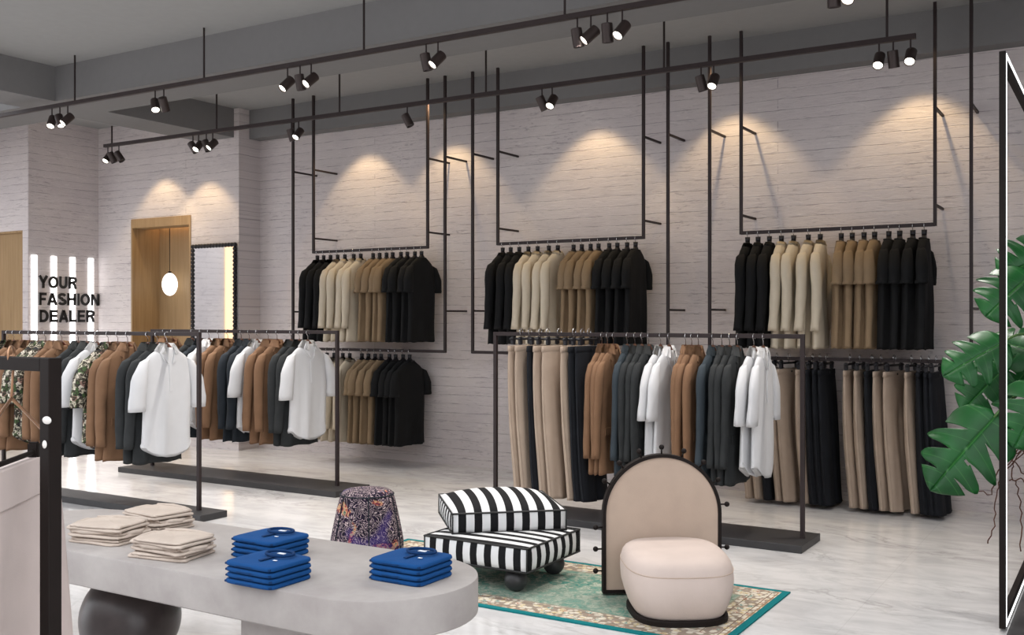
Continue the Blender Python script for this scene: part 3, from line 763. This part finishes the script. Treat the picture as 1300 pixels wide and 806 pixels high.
# --- garments on the floor racks
JK = {'camel': ('jacket', 'coat', 'camel_wool', 'camel brown wool jacket', 'jacket'), 'char': ('jacket', 'coat', 'charcoal_wool', 'charcoal grey wool jacket', 'jacket'),
      'navy': ('jacket', 'coat', 'navy_wool', 'dark navy wool jacket', 'jacket'), 'white': ('shirt', 'shirt', 'white_cotton', 'white half-sleeved cotton shirt', 'shirt'),
      'floral': ('shirt', 'shirt', 'floral_print', 'green and cream patterned shirt', 'shirt'), 'slate': ('jacket', 'coat', 'slate_cotton', 'slate blue jacket', 'jacket')}
def rack_row(items, y, which, sy):
    cnt = {}
    tot = {}
    for k, x in items: tot[k] = tot.get(k, 0)+1
    for i, (k, x) in enumerate(items):
        nm, kd, mt, d, cat = JK[k]; cnt[k] = cnt.get(k, 0)+1
        g = garment(i % 2, kd, mt, nm)
        z = 1.385
        place(g, x, y, z, -90+rg.uniform(-4, 4), sy, 1.0, 1.0)
        q = 'only' if tot[k] == 1 else ORD[cnt[k]-1]
        lab = '%s%s on the %s' % (d, '' if tot[k] == 1 else ', %s from left,' % q, which)
        tag(g, lab, cat, d+'s on the '+which)
        h = get('wood_hanger', lambda: make_hanger('coat_hanger', 'hanger_wood', False))
        place(h, x, y, z+.013, g.rotation_euler.z*180/PI)
        tag(h, 'brown hanger in the %s %s, %s' % (q, d, which), 'hanger', 'wooden hangers on the '+which)
rack_row([('floral', -8.46), ('camel', -8.37), ('camel', -8.26), ('camel', -8.14), ('floral', -8.02), ('floral', -7.92), ('camel', -7.81), ('camel', -7.70), ('char', -7.48), ('char', -7.37), ('white', -7.24), ('floral', -7.10), ('camel', -6.98), ('camel', -6.86),
          ('char', -6.62), ('char', -6.51), ('white', -6.40)], 5.385, 'left front floor rack', .95)
rack_row([('camel', -8.12), ('camel', -8.00), ('char', -7.72), ('navy', -7.60), ('white', -7.49), ('camel', -7.36), ('camel', -7.24), ('navy', -7.06), ('navy', -6.96), ('white', -6.86), ('camel', -6.72), ('camel', -6.61),
          ('char', -6.44), ('char', -6.34), ('white', -6.24)], 6.80, 'left rear floor rack', .95)
rack_row([('camel', -3.33), ('camel', -3.285), ('camel', -3.235), ('slate', -3.125), ('char', -3.065), ('char', -3.01), ('char', -2.955), ('white', -2.865), ('white', -2.80), ('camel', -2.675), ('camel', -2.63), ('camel', -2.58), ('slate', -2.475),
          ('char', -2.41), ('char', -2.355), ('char', -2.30), ('white', -2.185), ('white', -2.12)], 6.77, 'right floor rack', .6)

# ------------------------------------------------------------------ concrete table
tb = empty('display_table', (-3.28, 2.97, 0)); tag(tb, 'low oval concrete display table carrying folded clothes', 'table')
def stadium(x0, x1, r, n=28):
    P = []
    for i in range(n+1):
        a = -PI/2+PI*i/n; P.append((x1+r*math.cos(a), r*math.sin(a)))
    for i in range(n+1):
        a = PI/2+PI*i/n; P.append((x0+r*math.cos(a), r*math.sin(a)))
    return P
def slab(z0, z1, x0, x1, r, bev=.006):
    rings = []
    for z, k in ((z0, -bev), (z0+bev, 0), (z1-bev, 0), (z1-bev*.3, -bev*.3), (z1, -bev)):
        rings.append([(x, y, z) for x, y in stadium(x0, x1, r+k)])
    return rings_mesh(rings)
o = link('tabletop', slab(.42, .557, -.92, .922, .352), 'concrete', tb, True)
o.modifiers.new('e', 'EDGE_SPLIT').split_angle = R(40)
bm = bmesh.new(); sph(bm, (-.42, -.05, .21), .2105, 48, 32); link('ball_leg', bm, 'dark_stone', tb, True)
bbox('block_leg', (.44, .95, -.24, .26, 0, .425), 'concrete', tb, .006)

# ------------------------------------------------------------------ folded clothes
def fold_slab(w, d, h, seed, wob, n=48, tip=.5):
    rnd = random.Random(seed); ph = [rnd.uniform(0, 6.28) for _ in range(6)]; rings = []
    prof = [(0, .90), (.1, .965), (.3, 1.0), (.5, 1.0), (.72, .985), (.9, .95), (1.0, .86)]
    for t, k in prof:
        r = []
        for i in range(n):
            th = 2*PI*i/n; c, s = math.cos(th), math.sin(th); e = .22
            x = math.copysign(abs(c)**e, c)*w/2; y = math.copysign(abs(s)**e, s)*d/2
            wv = 1+wob*(math.sin(3*th+ph[0])*.5+math.sin(7*th+ph[1])*.35+math.sin(11*th+ph[2]+t*3)*.25)
            z = h*t+h*wob*3.2*(math.sin(x*30+ph[3])*math.sin(y*34+ph[4]))*(.3+.7*t)
            ins = (1-k)*min(w, d)*.5*tip
            x -= math.copysign(min(abs(x), ins), x); y -= math.copysign(min(abs(y), ins), y)
            r.append((x*wv, y*wv, z))
        rings.append(r)
    # domed top made of shrinking rings
    for kk, dz in ((.8, .02), (.55, .05), (.3, .07), (.08, .08)):
        rings.append([(x*kk, y*kk, z+h*dz+h*wob*5*math.sin(x*kk*40+ph[5])*math.cos(y*kk*36+ph[2])) for x, y, z in rings[6]])
    return rings_mesh(rings)
BL = [(-2.660, 2.695, 'folded blue polo in the pile nearest the table front edge'), (-2.945, 2.995, 'folded blue polo in the rear left blue pile'), (-2.245, 2.995, 'folded blue polo in the pile on the rounded table end')]
POS = ['bottom', 'second from bottom', 'third from bottom', 'topmost']
def make_polo():
    g = empty('folded_polo_shirt')
    link('shirt_body', fold_slab(.237, .217, .0165, 2, .006, tip=.42), 'royal_blue', g, True)
    bm = bmesh.new()   # folded hem lip along the front
    tube(bm, [(-.112, -.100, .007), (-.05, -.1045, .006), (.02, -.105, .007), (.112, -.100, .007)], .0048, 8); link('folded_hem', bm, 'royal_blue_dark', g, True)
    return g
def polo_top(g):
    bm = bmesh.new(); n = 18; V = []
    for i in range(n):
        th = 2*PI*i/n; V.append([(.012+(.048+q)*math.cos(th), .045+(.030+q)*math.sin(th), .0215+zz) for q, zz in ((0, .004), (.010, .006), (.018, .0))])
    tube(bm, [v[1] for v in V], .0055, 8, True); link('collar', bm, 'royal_blue_dark', g, True)
    bbox('collar_label', (-.010, .022, .052, .066, .0225, .0245), 'label_white', g)
    bbox('placket', (.004, .018, -.055, .018, .0205, .0235), 'royal_blue_dark', g)
    bbox('chest_logo', (.050, .066, -.030, -.022, .0208, .0222), 'label_white', g)
for j, (x, y, lab) in enumerate(BL):
    for k in range(4):
        g = get('polo', make_polo) if k < 3 else None
        if g is None:
            g = make_polo(); polo_top(g)
        g.location = (x+rg.uniform(-.002, .002), y+rg.uniform(-.002, .002), .557+k*.0208); g.rotation_euler = (0, 0, R(rg.uniform(-1.2, 1.2)))
        tag(g, POS[k]+' '+lab, 'folded shirt', 'folded blue polo shirts')
SW = [(-3.735, 2.835, 4, 'sweater in the left pile, next to the foreground rack'), (-3.785, 3.135, -12, 'sweater in the rear pile of three sweater piles'), (-3.275, 2.785, 2, 'sweater in the right pile, nearest the blue shirts')]
def make_sweater(seed):
    g = empty('folded_sweater')
    link('knit_body', fold_slab(.285, .215, .0125, seed, .05, tip=.6), 'oatmeal_knit', g, True)
    o = link('upper_fold', fold_slab(.262, .198, .0105, seed+50, .055, tip=.6), 'oatmeal_knit', g, True); o.location = (-.004, .004, .0125); o.rotation_euler = (0, R(.6), R(2.5))
    bm = bmesh.new(); rnd = random.Random(seed)
    # rolled sleeve folded across and a loose fold lip at the front
    tube(bm, [(-.13, -.085, .022), (-.05, -.10, .020), (.03, -.094, .023), (.125, -.07, .021)], [.007, .010, .009, .006], 8)
    link('sleeve_fold', bm, 'oatmeal_knit', g, True)
    bm = bmesh.new(); tube(bm, [(.115, -.06, .012), (.135, -.02, .016), (.138, .03, .013), (.118, .08, .016)], [.006, .010, .010, .006], 8)
    link('waist_rib', bm, 'oatmeal_knit', g, True)
    return g
for j, (x, y, rz, lab) in enumerate(SW):
    for k in range(3):
        g = get(('sweater', (j+k) % 3), lambda: make_sweater(30+(j+k) % 3))
        g.location = (x+rg.uniform(-.006, .006), y+rg.uniform(-.006, .006), .557+k*.0275); g.rotation_euler = (0, 0, R(rz+rg.uniform(-8, 8)+(0 if k % 2 else 180)))
        tag(g, ['bottom', 'middle', 'topmost'][k]+' folded oatmeal '+lab, 'folded sweater', 'folded oatmeal sweaters')

# ------------------------------------------------------------------ pouf
g = empty('pouf', (-4.20, 5.13, 0)); tag(g, 'small tapered pouf in a dark swirling multicoloured print behind the table', 'pouf')
rings = []
for z, r in ((.0, .205), (.012, .225), (.035, .236), (.07, .236), (.12, .228), (.2, .212), (.28, .195), (.34, .180), (.375, .170), (.395, .155), (.405, .13), (.408, .09), (.409, .03)):
    rings.append([(r*(1+.012*math.cos(6*2*PI*i/60))*math.cos(2*PI*i/60), r*(1+.012*math.cos(6*2*PI*i/60))*math.sin(2*PI*i/60), z) for i in range(60)])
link('upholstery', rings_mesh(rings), 'swirl_print', g, True)
for k in range(6):
    a = R(k*60+12); bm = bmesh.new(); tube(bm, [((r+.002)*math.cos(a), (r+.002)*math.sin(a), z) for z, r in ((.03, .236), (.12, .229), (.2, .213), (.28, .196), (.36, .178), (.39, .163))], .0035, 6)
    link('seam_piping', bm, 'navy_wool', g, True)
bm = bmesh.new(); tube(bm, [(.171*math.cos(2*PI*i/40), .171*math.sin(2*PI*i/40), .377) for i in range(40)], .004, 6, True); link('top_piping', bm, 'navy_wool', g, True)

# ------------------------------------------------------------------ rug
bm = bmesh.new(); hx, hy = (RX1-RX0)/2, (RY1-RY0)/2; box(bm, -hx, hx, -hy, hy, 0, .008)
rug = link('rug', bm, 'persian_rug'); rug.location = ((RX0+RX1)/2, (RY0+RY1)/2, .0005); tag(rug, 'green and cream patterned rug with a teal edge under the ottoman', 'rug')

# ------------------------------------------------------------------ striped ottoman (two cushions on ball feet)
def cushion(name, w, d, h, parent, topaxis, puff, loc=(0, 0, 0), rz=0):
    bm = bmesh.new(); N = 18
    def P(u, v, t):
        # u, v in -1..1, t in 0..1 height; rounded plan, slightly bowed sides
        bow = .012*math.sin(PI*t)
        x = u*(w/2+bow*(1-abs(v)**3)); y = v*(d/2+bow*(1-abs(u)**3)); return x, y
    # sides
    def loop(t, z):
        pts = []
        for k in range(4*N):
            s, f = divmod(k, N); f = f/N*2-1
            u, v = [(f, -1), (1, f), (-f, 1), (-1, -f)][s]
            x, y = P(u, v, t); pts.append(bm.verts.new((x, y, z)))
        return pts
    L = [loop(t, h*t) for t in (0, .25, .5, .75, 1)]
    for A, B in zip(L, L[1:]):
        for k in range(4*N):
            j = (k+1) % (4*N); f = bm.faces.new((A[k], A[j], B[j], B[k])); s = k//N; f.material_index = 0 if s in (0, 2) else 1; f.smooth = True
    # pillowed top
    grid = {}
    for i in range(N+1):
        for j in range(N+1):
            u, v = i/N*2-1, j/N*2-1
            if i in (0, N) or j in (0, N): continue
            x, y = P(u, v, 1); zz = h+puff*((1-abs(u)**2.6)*(1-abs(v)**2.6))**.7
            grid[i, j] = bm.verts.new((x, y, zz))
    T = L[-1]
    for i in range(N): grid[i, 0] = T[i]; grid[N, i] = T[N+i]; grid[N-i, N] = T[2*N+i]; grid[0, N-i] = T[3*N+i]
    for i in range(N):
        for j in range(N):
            f = bm.faces.new((grid[i, j], grid[i+1, j], grid[i+1, j+1], grid[i, j+1])); f.material_index = 0 if topaxis == 'x' else 1; f.smooth = True
    bm.faces.new(L[0][::-1])
    o = link(name, bm, ['stripes_x', 'stripes_y'], parent); o.location = loc; o.rotation_euler = (0, 0, rz)
    for zz, mt in ((h, 'piping_black'), (0, 'piping_black')):
        bm = bmesh.new(); pts = []
        for s in range(4):
            for q in range(N):
                f = q/N*2-1; u, v = [(f, -1), (1, f), (-f, 1), (-1, -f)][s]; x, y = P(u, v, 0); pts.append((x*1.004, y*1.004, zz))
        tube(bm, pts, .0055, 8, True); link('piping', bm, mt, o, True)
    for sx in (-1, 1):
        for sy in (-1, 1):
            bm = bmesh.new(); cyl(bm, (sx*w/2, sy*d/2, .003), (sx*w/2, sy*d/2, h-.003), .0045, n=8); link('piping', bm, 'piping_black', o, True)
    return o
ot = empty('striped_ottoman', (-3.10, 5.015, .008)); tag(ot, 'black and white striped ottoman base on round feet on the rug', 'ottoman')
cushion('seat_cushion', .675, .61, .128, ot, 'y', .012, (0, 0, .132))
bbox('bottom_board', (-.315, .315, -.285, .285, .118, .134), 'piping_black', ot)
for sx in (-1, 1):
    for sy in (-1, 1):
        bm = bmesh.new(); sph(bm, (sx*.215, sy*.215, .064), .064, 24, 16); cyl(bm, (sx*.215, sy*.215, .11), (sx*.215, sy*.215, .122), .03, n=16); link('ball_foot', bm, 'foot_black', ot, True)
cu = empty('striped_cushion', (-3.275, 5.26, .278), R(42)); tag(cu, 'thick black and white striped cushion lying turned on top of the ottoman', 'cushion')
cushion('cushion_cover', .665, .665, .112, cu, 'x', .072)

# ------------------------------------------------------------------ arched chair
ch = empty('arched_chair', (-2.178, 5.16, .0085), R(35)); tag(ch, 'beige low chair with a tall arched back studded with black balls', 'chair')
AW, AS = .325, .435   # half width and spring line
def arch(r, z0, n=40):
    P = [(-r, z0)]
    for i in range(n+1):
        a = PI-PI*i/n; P.append((r*math.cos(a), AS+r*math.sin(a)))
    P.append((r, z0)); return P
bm = bmesh.new(); P = arch(AW-.006, .02); A = [bm.verts.new((x, -.016, z)) for x, z in P]; B = [bm.verts.new((x, .016, z)) for x, z in P]
bm.faces.new(A); bm.faces.new(B[::-1])
for i in range(len(P)):
    j = (i+1) % len(P); bm.faces.new((A[j], A[i], B[i], B[j]))
link('back_panel', bm, 'taupe_fabric', ch)
bm = bmesh.new(); P = arch(AW, .012); Q = arch(AW-.018, .03); m = len(P)
rin = [];
for pts, y in ((P, -.026), (Q, -.026), (Q, .026), (P, .026)): rin.append([bm.verts.new((x, y, z)) for x, z in pts])
for a in range(4):
    A, B = rin[a], rin[(a+1) % 4]
    for i in range(m):
        j = (i+1) % m; bm.faces.new((A[i], A[j], B[j], B[i]))
bmesh.ops.recalc_face_normals(bm, faces=bm.faces[:]); link('back_frame', bm, 'black_metal', ch)
def knob(p, d):
    p = Vector(p); d = Vector(d).normalized(); bm = bmesh.new(); cyl(bm, p, p+d*.03, .0045, n=8); sph(bm, p+d*.036, .0145, 14, 10); link('ball_stud', bm, 'black_metal', ch, True)
for a in (30, 50, 70, 90, 110, 130, 150): knob((AW*math.cos(R(a)), 0, AS+AW*math.sin(R(a))), (math.cos(R(a)), 0, math.sin(R(a))))
for z in (.13, .248, .365): knob((-AW, 0, z), (-1, 0, 0))
for z in (.13, .248, .482): knob((AW, 0, z), (1, 0, 0))
def superring(hx, hy, cy, z, e=.62, n=56, fz=None):
    r = []
    for i in range(n):
        th = 2*PI*i/n; c, s = math.cos(th), math.sin(th); x = hx*math.copysign(abs(c)**e, c); y = cy+hy*math.copysign(abs(s)**e, s)
        r.append((x, y, z if fz is None else fz(x, y)))
    return r
rings = []
H0 = .335
for t, k in ((0, .84), (.04, .87), (.12, .915), (.25, .965), (.42, 1.02), (.60, 1.035), (.76, 1.025), (.86, .99), (.925, .94), (.965, .87), (.99, .74), (1.0, .45), (1.0, .1)):
    def fz(x, y, t=t):   # top slopes down towards the front (-y)
        fr = max(0, min(1, (-y-.04)/.56)); return .028+t*(H0-.028-.02*fr**1.8)
    rings.append(superring(.262*k, .290*k, -.350+.02*t, 0, .66, fz=fz))
link('seat', rings_mesh(rings), 'cream_boucle', ch, True)
bm = bmesh.new(); rr = superring(.2695, .2985, -.335, 0, .66, fz=lambda x, y: .258-.014*max(0, min(1, (-y-.04)/.56))**1.8); tube(bm, rr, .0022, 6, True); link('seat_seam', bm, 'taupe_fabric', ch, True)
rings = [superring(.232, .258, -.335, z, .66) for z in (0, .03)]
link('seat_plinth', rings_mesh([superring(.236, .262, -.350, 0, .66), superring(.242, .268, -.350, .004, .66), superring(.242, .268, -.350, .024, .66), superring(.236, .262, -.350, .03, .66)]), 'black_metal', ch)

# ------------------------------------------------------------------ foreground rack with clip hanger skirt
f = empty('clothes_rack', (-3.4, 1.55, 0)); tag(f, 'black metal rack cropped by the left edge in the near foreground', 'clothes rack')
bbox('post', (1.14-.018, 1.14+.018, -.018, .018, .03, 1.405), 'black_metal', f, .002)
bbox('rail', (-1.16, 1.122, -.018, .018, 1.372, 1.405), 'black_metal', f, .002)
bbox('post', (-1.184, -1.136, -.022, .022, .03, 1.405), 'black_metal', f, .002)
bbox('base_plate', (-1.3, 1.3, -.2, .2, 0, .04), 'plinth_metal', f, .004)
for (x, z, w, h), q in zip(((-2.243, 1.255, .017, .0095), (-2.252, 1.196, .0075, .010)), ('larger upper', 'smaller lower')):
    bm = bmesh.new(); sph(bm, (0, 0, 0), 1, 16, 10)
    for v in bm.verts: v.co.x *= w; v.co.y *= .004; v.co.z *= h
    o = link('tag', bm, 'stone_white', None, True); o.name = 'price_tag'; o.location = (x, 1.528, z)
    tag(o, '%s white oval tag on the black foreground post' % q, 'tag', 'white tags on the foreground post')

hg = empty('wire_hanger', (-2.42, 1.55, 1.405), R(127.5)); tag(hg, 'brass wire hanger with a dark clip bar on the foreground rack', 'hanger')
bm = bmesh.new(); pts = [(-.022*math.cos(a), 0, .004+.022*math.sin(a)) for a in [R(-30+i*21) for i in range(11)]]+[(.008, 0, -.05), (0, 0, -.11)]
tube(bm, pts, .0032, 8); tube(bm, [(0, 0, -.105), (.10, 0, -.150), (.30, 0, -.245), (.31, 0, -.262)], .0042, 8); tube(bm, [(0, 0, -.105), (-.10, 0, -.150), (-.30, 0, -.245), (-.31, 0, -.262)], .0042, 8)
link('wire_frame', bm, 'brass_wire', hg, True)
bm = bmesh.new(); cyl(bm, (-.31, 0, -.262), (.31, 0, -.262), .007, n=10); link('clip_bar', bm, 'black_metal', hg, True)
for sx in (-.16, .16):
    bm = bmesh.new(); box(bm, sx-.012, sx+.012, -.014, .014, -.315, -.235); bmesh.ops.bevel(bm, geom=bm.edges[:], offset=.004, segments=2, affect='EDGES'); link('clip', bm, 'black_metal', hg)
sk = empty('hanging_skirt', (-2.42, 1.55, 1.405), R(127.5)); tag(sk, 'pale pink linen skirt hanging from the foreground rack at the left edge', 'skirt')
def skirt_rings(rows, n, amp, nf):
    out = []; z0, z1 = rows[0][0], rows[-1][0]
    for i in range(31):
        z = z0+(z1-z0)*i/30; _, w, d = lerp_rows(rows, z); t = i/30; r = []
        for k in range(n):
            th = 2*PI*k/n; c, q = math.cos(th), math.sin(th); x = w*math.copysign(abs(c)**.8, c); y = d*math.copysign(abs(q)**.8, q)
            y += amp*t**.7*math.sin(nf*c+ (0 if q > 0 else 2)+t)*(1-abs(c)**6); r.append((x, y, z))
        out.append(r)
    return out
link('skirt_body', rings_mesh(skirt_rings([(-.36, .355, .020), (-.5, .385, .03), (-.8, .43, .045), (-1.2, .455, .06)], 60, .036, 8)), 'pink_linen', sk, True)
link('waistband', rings_mesh(skirt_rings([(-.275, .350, .016), (-.37, .360, .024)], 60, .0, 0)), 'pink_linen', sk, True)

# ------------------------------------------------------------------ lit frame on the right with its dark platform
fr = empty('lit_frame', (-.526, 5.41, .012)); tag(fr, 'tall dark frame edged with white light beside the monstera', 'light frame')
FD, FH = 3.15, 2.775
bbox('post', (-.014, .014, 0, .05, 0, FH), 'black_metal', fr); bbox('post', (-.014, .014, FD-.05, FD, 0, FH), 'black_metal', fr)
bbox('top_bar', (-.014, .014, .05, FD-.05, FH-.06, FH), 'black_metal', fr); bbox('bottom_bar', (-.014, .014, .05, FD-.05, 0, .06), 'black_metal', fr)
for dims in ((.014, .016, .030, .048, .004, FH-.004), (.014, .016, FD-.016, FD-.004, .004, FH-.004), (.014, .016, .048, FD-.016, FH-.024, FH-.004), (.014, .016, .048, FD-.016, .004, .024)):
    bbox('light_strip', dims, 'led_frame', fr)
pf = bbox('display_platform', (-.50, 1.6, 5.0, 8.64, 0, .012), 'plinth_metal'); tag(pf, 'dark low platform right of the lit frame', 'platform')

# ------------------------------------------------------------------ monstera
CA = math.atan(785/1295); SA, CC = math.sin(CA), math.cos(CA)
def at(px, py, Y):
    t = (px-650)/1295; X = Y*(CC*t-SA)/(CC+SA*t); D = -SA*X+CC*Y
    return Vector((X, Y, 1.5-(py-405)*D/1295))
PB = Vector((.10, 6.55, .012))
mp = empty('monstera_plant', PB); tag(mp, 'large green monstera with split leaves beside the lit frame', 'plant')
bm = bmesh.new(); cyl(bm, (0, 0, 0), (0, 0, .34), .15, .19, 32); link('pot', bm, 'pot_grey', mp, True)
bm = bmesh.new(); cyl(bm, (0, 0, .335), (0, 0, .345), .175, n=32); link('soil', bm, 'soil', mp)
def bez(a, b, c, d, n=14):
    return [a*(1-t)**3+b*3*t*(1-t)**2+c*3*t*t*(1-t)+d*t**3 for t in [i/n for i in range(n+1)]]
trunk = bez(Vector((0, 0, .3)), Vector((-.05, 0, .8)), Vector((-.40, -.05, .95)), Vector((-.50, -.08, 1.62)))
bm = bmesh.new(); tube(bm, trunk, [.030-.001*i for i in range(len(trunk))], 10); link('stem', bm, 'moss_pole', mp, True)
def leaf_mesh(L, W, droop, curl, seed, nl=5):
    """heart shaped leaf along +x, side lobes split by wedge cuts; uv = (along, across)"""
    rnd = random.Random(seed); bm = bmesh.new(); uv = bm.loops.layers.uv.new('UVMap')
    def shape(u):   # half width along the midrib
        return W*.5*(math.sin(PI*min(1, max(0, (u+.13)/1.13))**.78))**.75
    def pt(u, v):
        w = shape(u); a = abs(v)
        x = L*(u+.18*a*(1-u)*(1 if u > .15 else .3)-(.16*a if u < .15 else 0)*(1-u/.15 if u < .15 else 0)); y = math.copysign(w*a, v)
        x += .12*L*a*a*(.3+u)*(1-u)
        z = -droop*L*(u**2)*.9-curl*a*a*w*1.2+.05*w*math.sin(u*30)*a*a
        z += .10*W*(a)*(1-a)        # slight gutter along the midrib
        return Vector((x, y, z))
    NV = 12; res = 8
    def quad(ps, us):
        vs = [bm.verts.new(p) for p in ps]
        try: f = bm.faces.new(vs)
        except ValueError: return
        f.smooth = True
        for l, q in zip(f.loops, us): l[uv].uv = (q[0], q[1]*.5+.5)
    for s in (-1, 1):
        K = nl; edges = [i/K for i in range(K+1)]; jj = [0]+[rnd.uniform(-.02, .02) for _ in range(K-1)]+[0]
        edges = [max(0, min(1, e+j)) for e, j in zip(edges, jj)]
        for k in range(K):
            u0, u1 = edges[k], edges[k+1]; vin = .26+.12*rnd.random(); gap = .46+.16*rnd.random()
            vmaxk = 1.0
            for j in range(NV):
                va, vb = j/NV, (j+1)/NV
                def nar(v):
                    if v <= vin: return 1.0
                    q = (v-vin)/(1-vin); return max(.03, (1-gap*q**.8)*(1-max(0, (q-.7)/.3)**2.2*.75))
                na, nb = nar(va), nar(vb)
                # keep tip of the leaf whole
                if k == K-1: na = nb = 1.0 if vb < .999 else 1.0
                for i in range(res):
                    ta, tb = i/res, (i+1)/res
                    f = lambda t, nn: u0+(u1-u0)*((t-.5)*nn+.5)
                    # small hole beside the midrib
                    if vin-.20 < (va+vb)/2 < vin-.02 and i == 0 and k == 2 and s > 0: continue
                    q = [(f(ta, na), s*va), (f(tb, na), s*va), (f(tb, nb), s*vb), (f(ta, nb), s*vb)]
                    if s < 0: q = q[::-1]
                    quad([pt(*p) for p in q], q)
    bmesh.ops.remove_doubles(bm, verts=bm.verts[:], dist=.0004)
    return bm
def add_leaf(base, tip, W, tilt, droop, curl, seed, nl=5, anchor=.7):
    base, tip = Vector(base), Vector(tip); d = tip-base; L = d.length; x = d.normalized()
    cam = Vector((0, 0, 1.5)); n = (cam-(base+tip)/2).normalized(); n = (n+Vector((0, 0, 1))*tilt).normalized()
    y = n.cross(x).normalized(); n = x.cross(y).normalized()
    bm = leaf_mesh(L, W, droop, curl, seed, nl)
    o = link('leaf', bm, 'leaf_green', mp); m = Matrix((x, y, n)).transposed().to_4x4(); m.translation = base-PB; o.matrix_local = m
    so = o.modifiers.new('t', 'SOLIDIFY'); so.thickness = .0025
    a = trunk[int(anchor*(len(trunk)-1))]; b = base-PB
    bm = bmesh.new(); mid = (a+b)/2+Vector((0, 0, .10)); tube(bm, bez(a, mid, b-x*.12+Vector((0, 0, .03)), b+x*.01), .007, 8); link('leaf_stalk', bm, 'stem_green', mp, True)
add_leaf(at(1264, 528, 6.0), at(1179, 620, 5.85), .44, .35, .15, .25, 1, 4, .75)
add_leaf(at(1275, 434, 6.2), at(1197, 474, 6.05), .33, .5, .12, .2, 2, 4, .85)
add_leaf(at(1274, 468, 6.4), at(1220, 522, 6.35), .34, .2, .1, .3, 3, 4, .8)
add_leaf(at(1308, 350, 6.3), at(1252, 398, 6.15), .40, .3, .15, .3, 4, 4, 1.0)
add_leaf(at(1335, 322, 6.4), at(1268, 350, 6.3), .40, .2, .1, .3, 5, 4, 1.0)
add_leaf(at(1318, 448, 6.35), at(1250, 425, 6.5), .30, .4, .1, .3, 6, 4, .85)
add_leaf(at(1330, 492, 6.0), at(1286, 566, 5.9), .42, .3, .2, .3, 7, 4, .8)
add_leaf(at(1330, 440, 6.5), at(1284, 492, 6.5), .32, .2, .1, .3, 8, 4, .85)
def root(pts, r=.0035):
    P = [at(*p)-PB for p in pts]; Q = []
    for i in range(len(P)-1):
        for k in range(5):
            t = k/5; Q.append(P[i].lerp(P[i+1], t)+Vector((.006*math.sin(i*7+k*2.1), 0, .006*math.sin(k*1.7+i))))
    Q.append(P[-1]); bm = bmesh.new(); tube(bm, Q, r, 6); link('aerial_root', bm, 'root_brown', mp, True)
root([(1300, 560, 6.4), (1280, 590, 6.4), (1266, 598, 6.4), (1258, 628, 6.4), (1240, 622, 6.4), (1222, 605, 6.4)])
root([(1300, 575, 6.3), (1272, 600, 6.3), (1264, 630, 6.3), (1262, 668, 6.3), (1254, 690, 6.3)])
root([(1305, 560, 6.3), (1290, 580, 6.3), (1283, 600, 6.3), (1292, 620, 6.3), (1297, 650, 6.3), (1296, 700, 6.3)])
root([(1278, 575, 6.2), (1290, 590, 6.2), (1310, 612, 6.2)])
root([(1281, 610, 6.2), (1295, 608, 6.2), (1312, 616, 6.2)])
root([(1286, 578, 6.2), (1296, 572, 6.2), (1310, 578, 6.2)])

# ------------------------------------------------------------------ daylight, camera, colour
w = bpy.data.worlds.new('world'); scn.world = w; w.use_nodes = True
w.node_tree.nodes['Background'].inputs[0].default_value = (.93, .96, 1, 1); w.node_tree.nodes['Background'].inputs[1].default_value = 2.5
def area(name, loc, rot, sx, sy, power, col=(1, 1, 1)):
    l = bpy.data.lights.new(name, 'AREA'); l.shape = 'RECTANGLE'; l.size = sx; l.size_y = sy; l.energy = power; l.color = col
    o = bpy.data.objects.new(name, l); COL.objects.link(o); o.location = loc; o.rotation_euler = rot; return o
cam = bpy.data.cameras.new('camera'); co = bpy.data.objects.new('camera', cam); COL.objects.link(co); scn.camera = co
cam.lens = 36*1295/1300; cam.sensor_width = 36; cam.shift_y = 2/1300
co.location = (0, 0, 1.5); co.rotation_euler = (PI/2, 0, CA); cam.clip_end = 100; cam.clip_start = .05
scn.view_settings.view_transform = 'Standard'; scn.view_settings.look = 'None'; scn.view_settings.gamma = 1; scn.view_settings.use_curve_mapping = False
scn.view_settings.exposure = 0.0
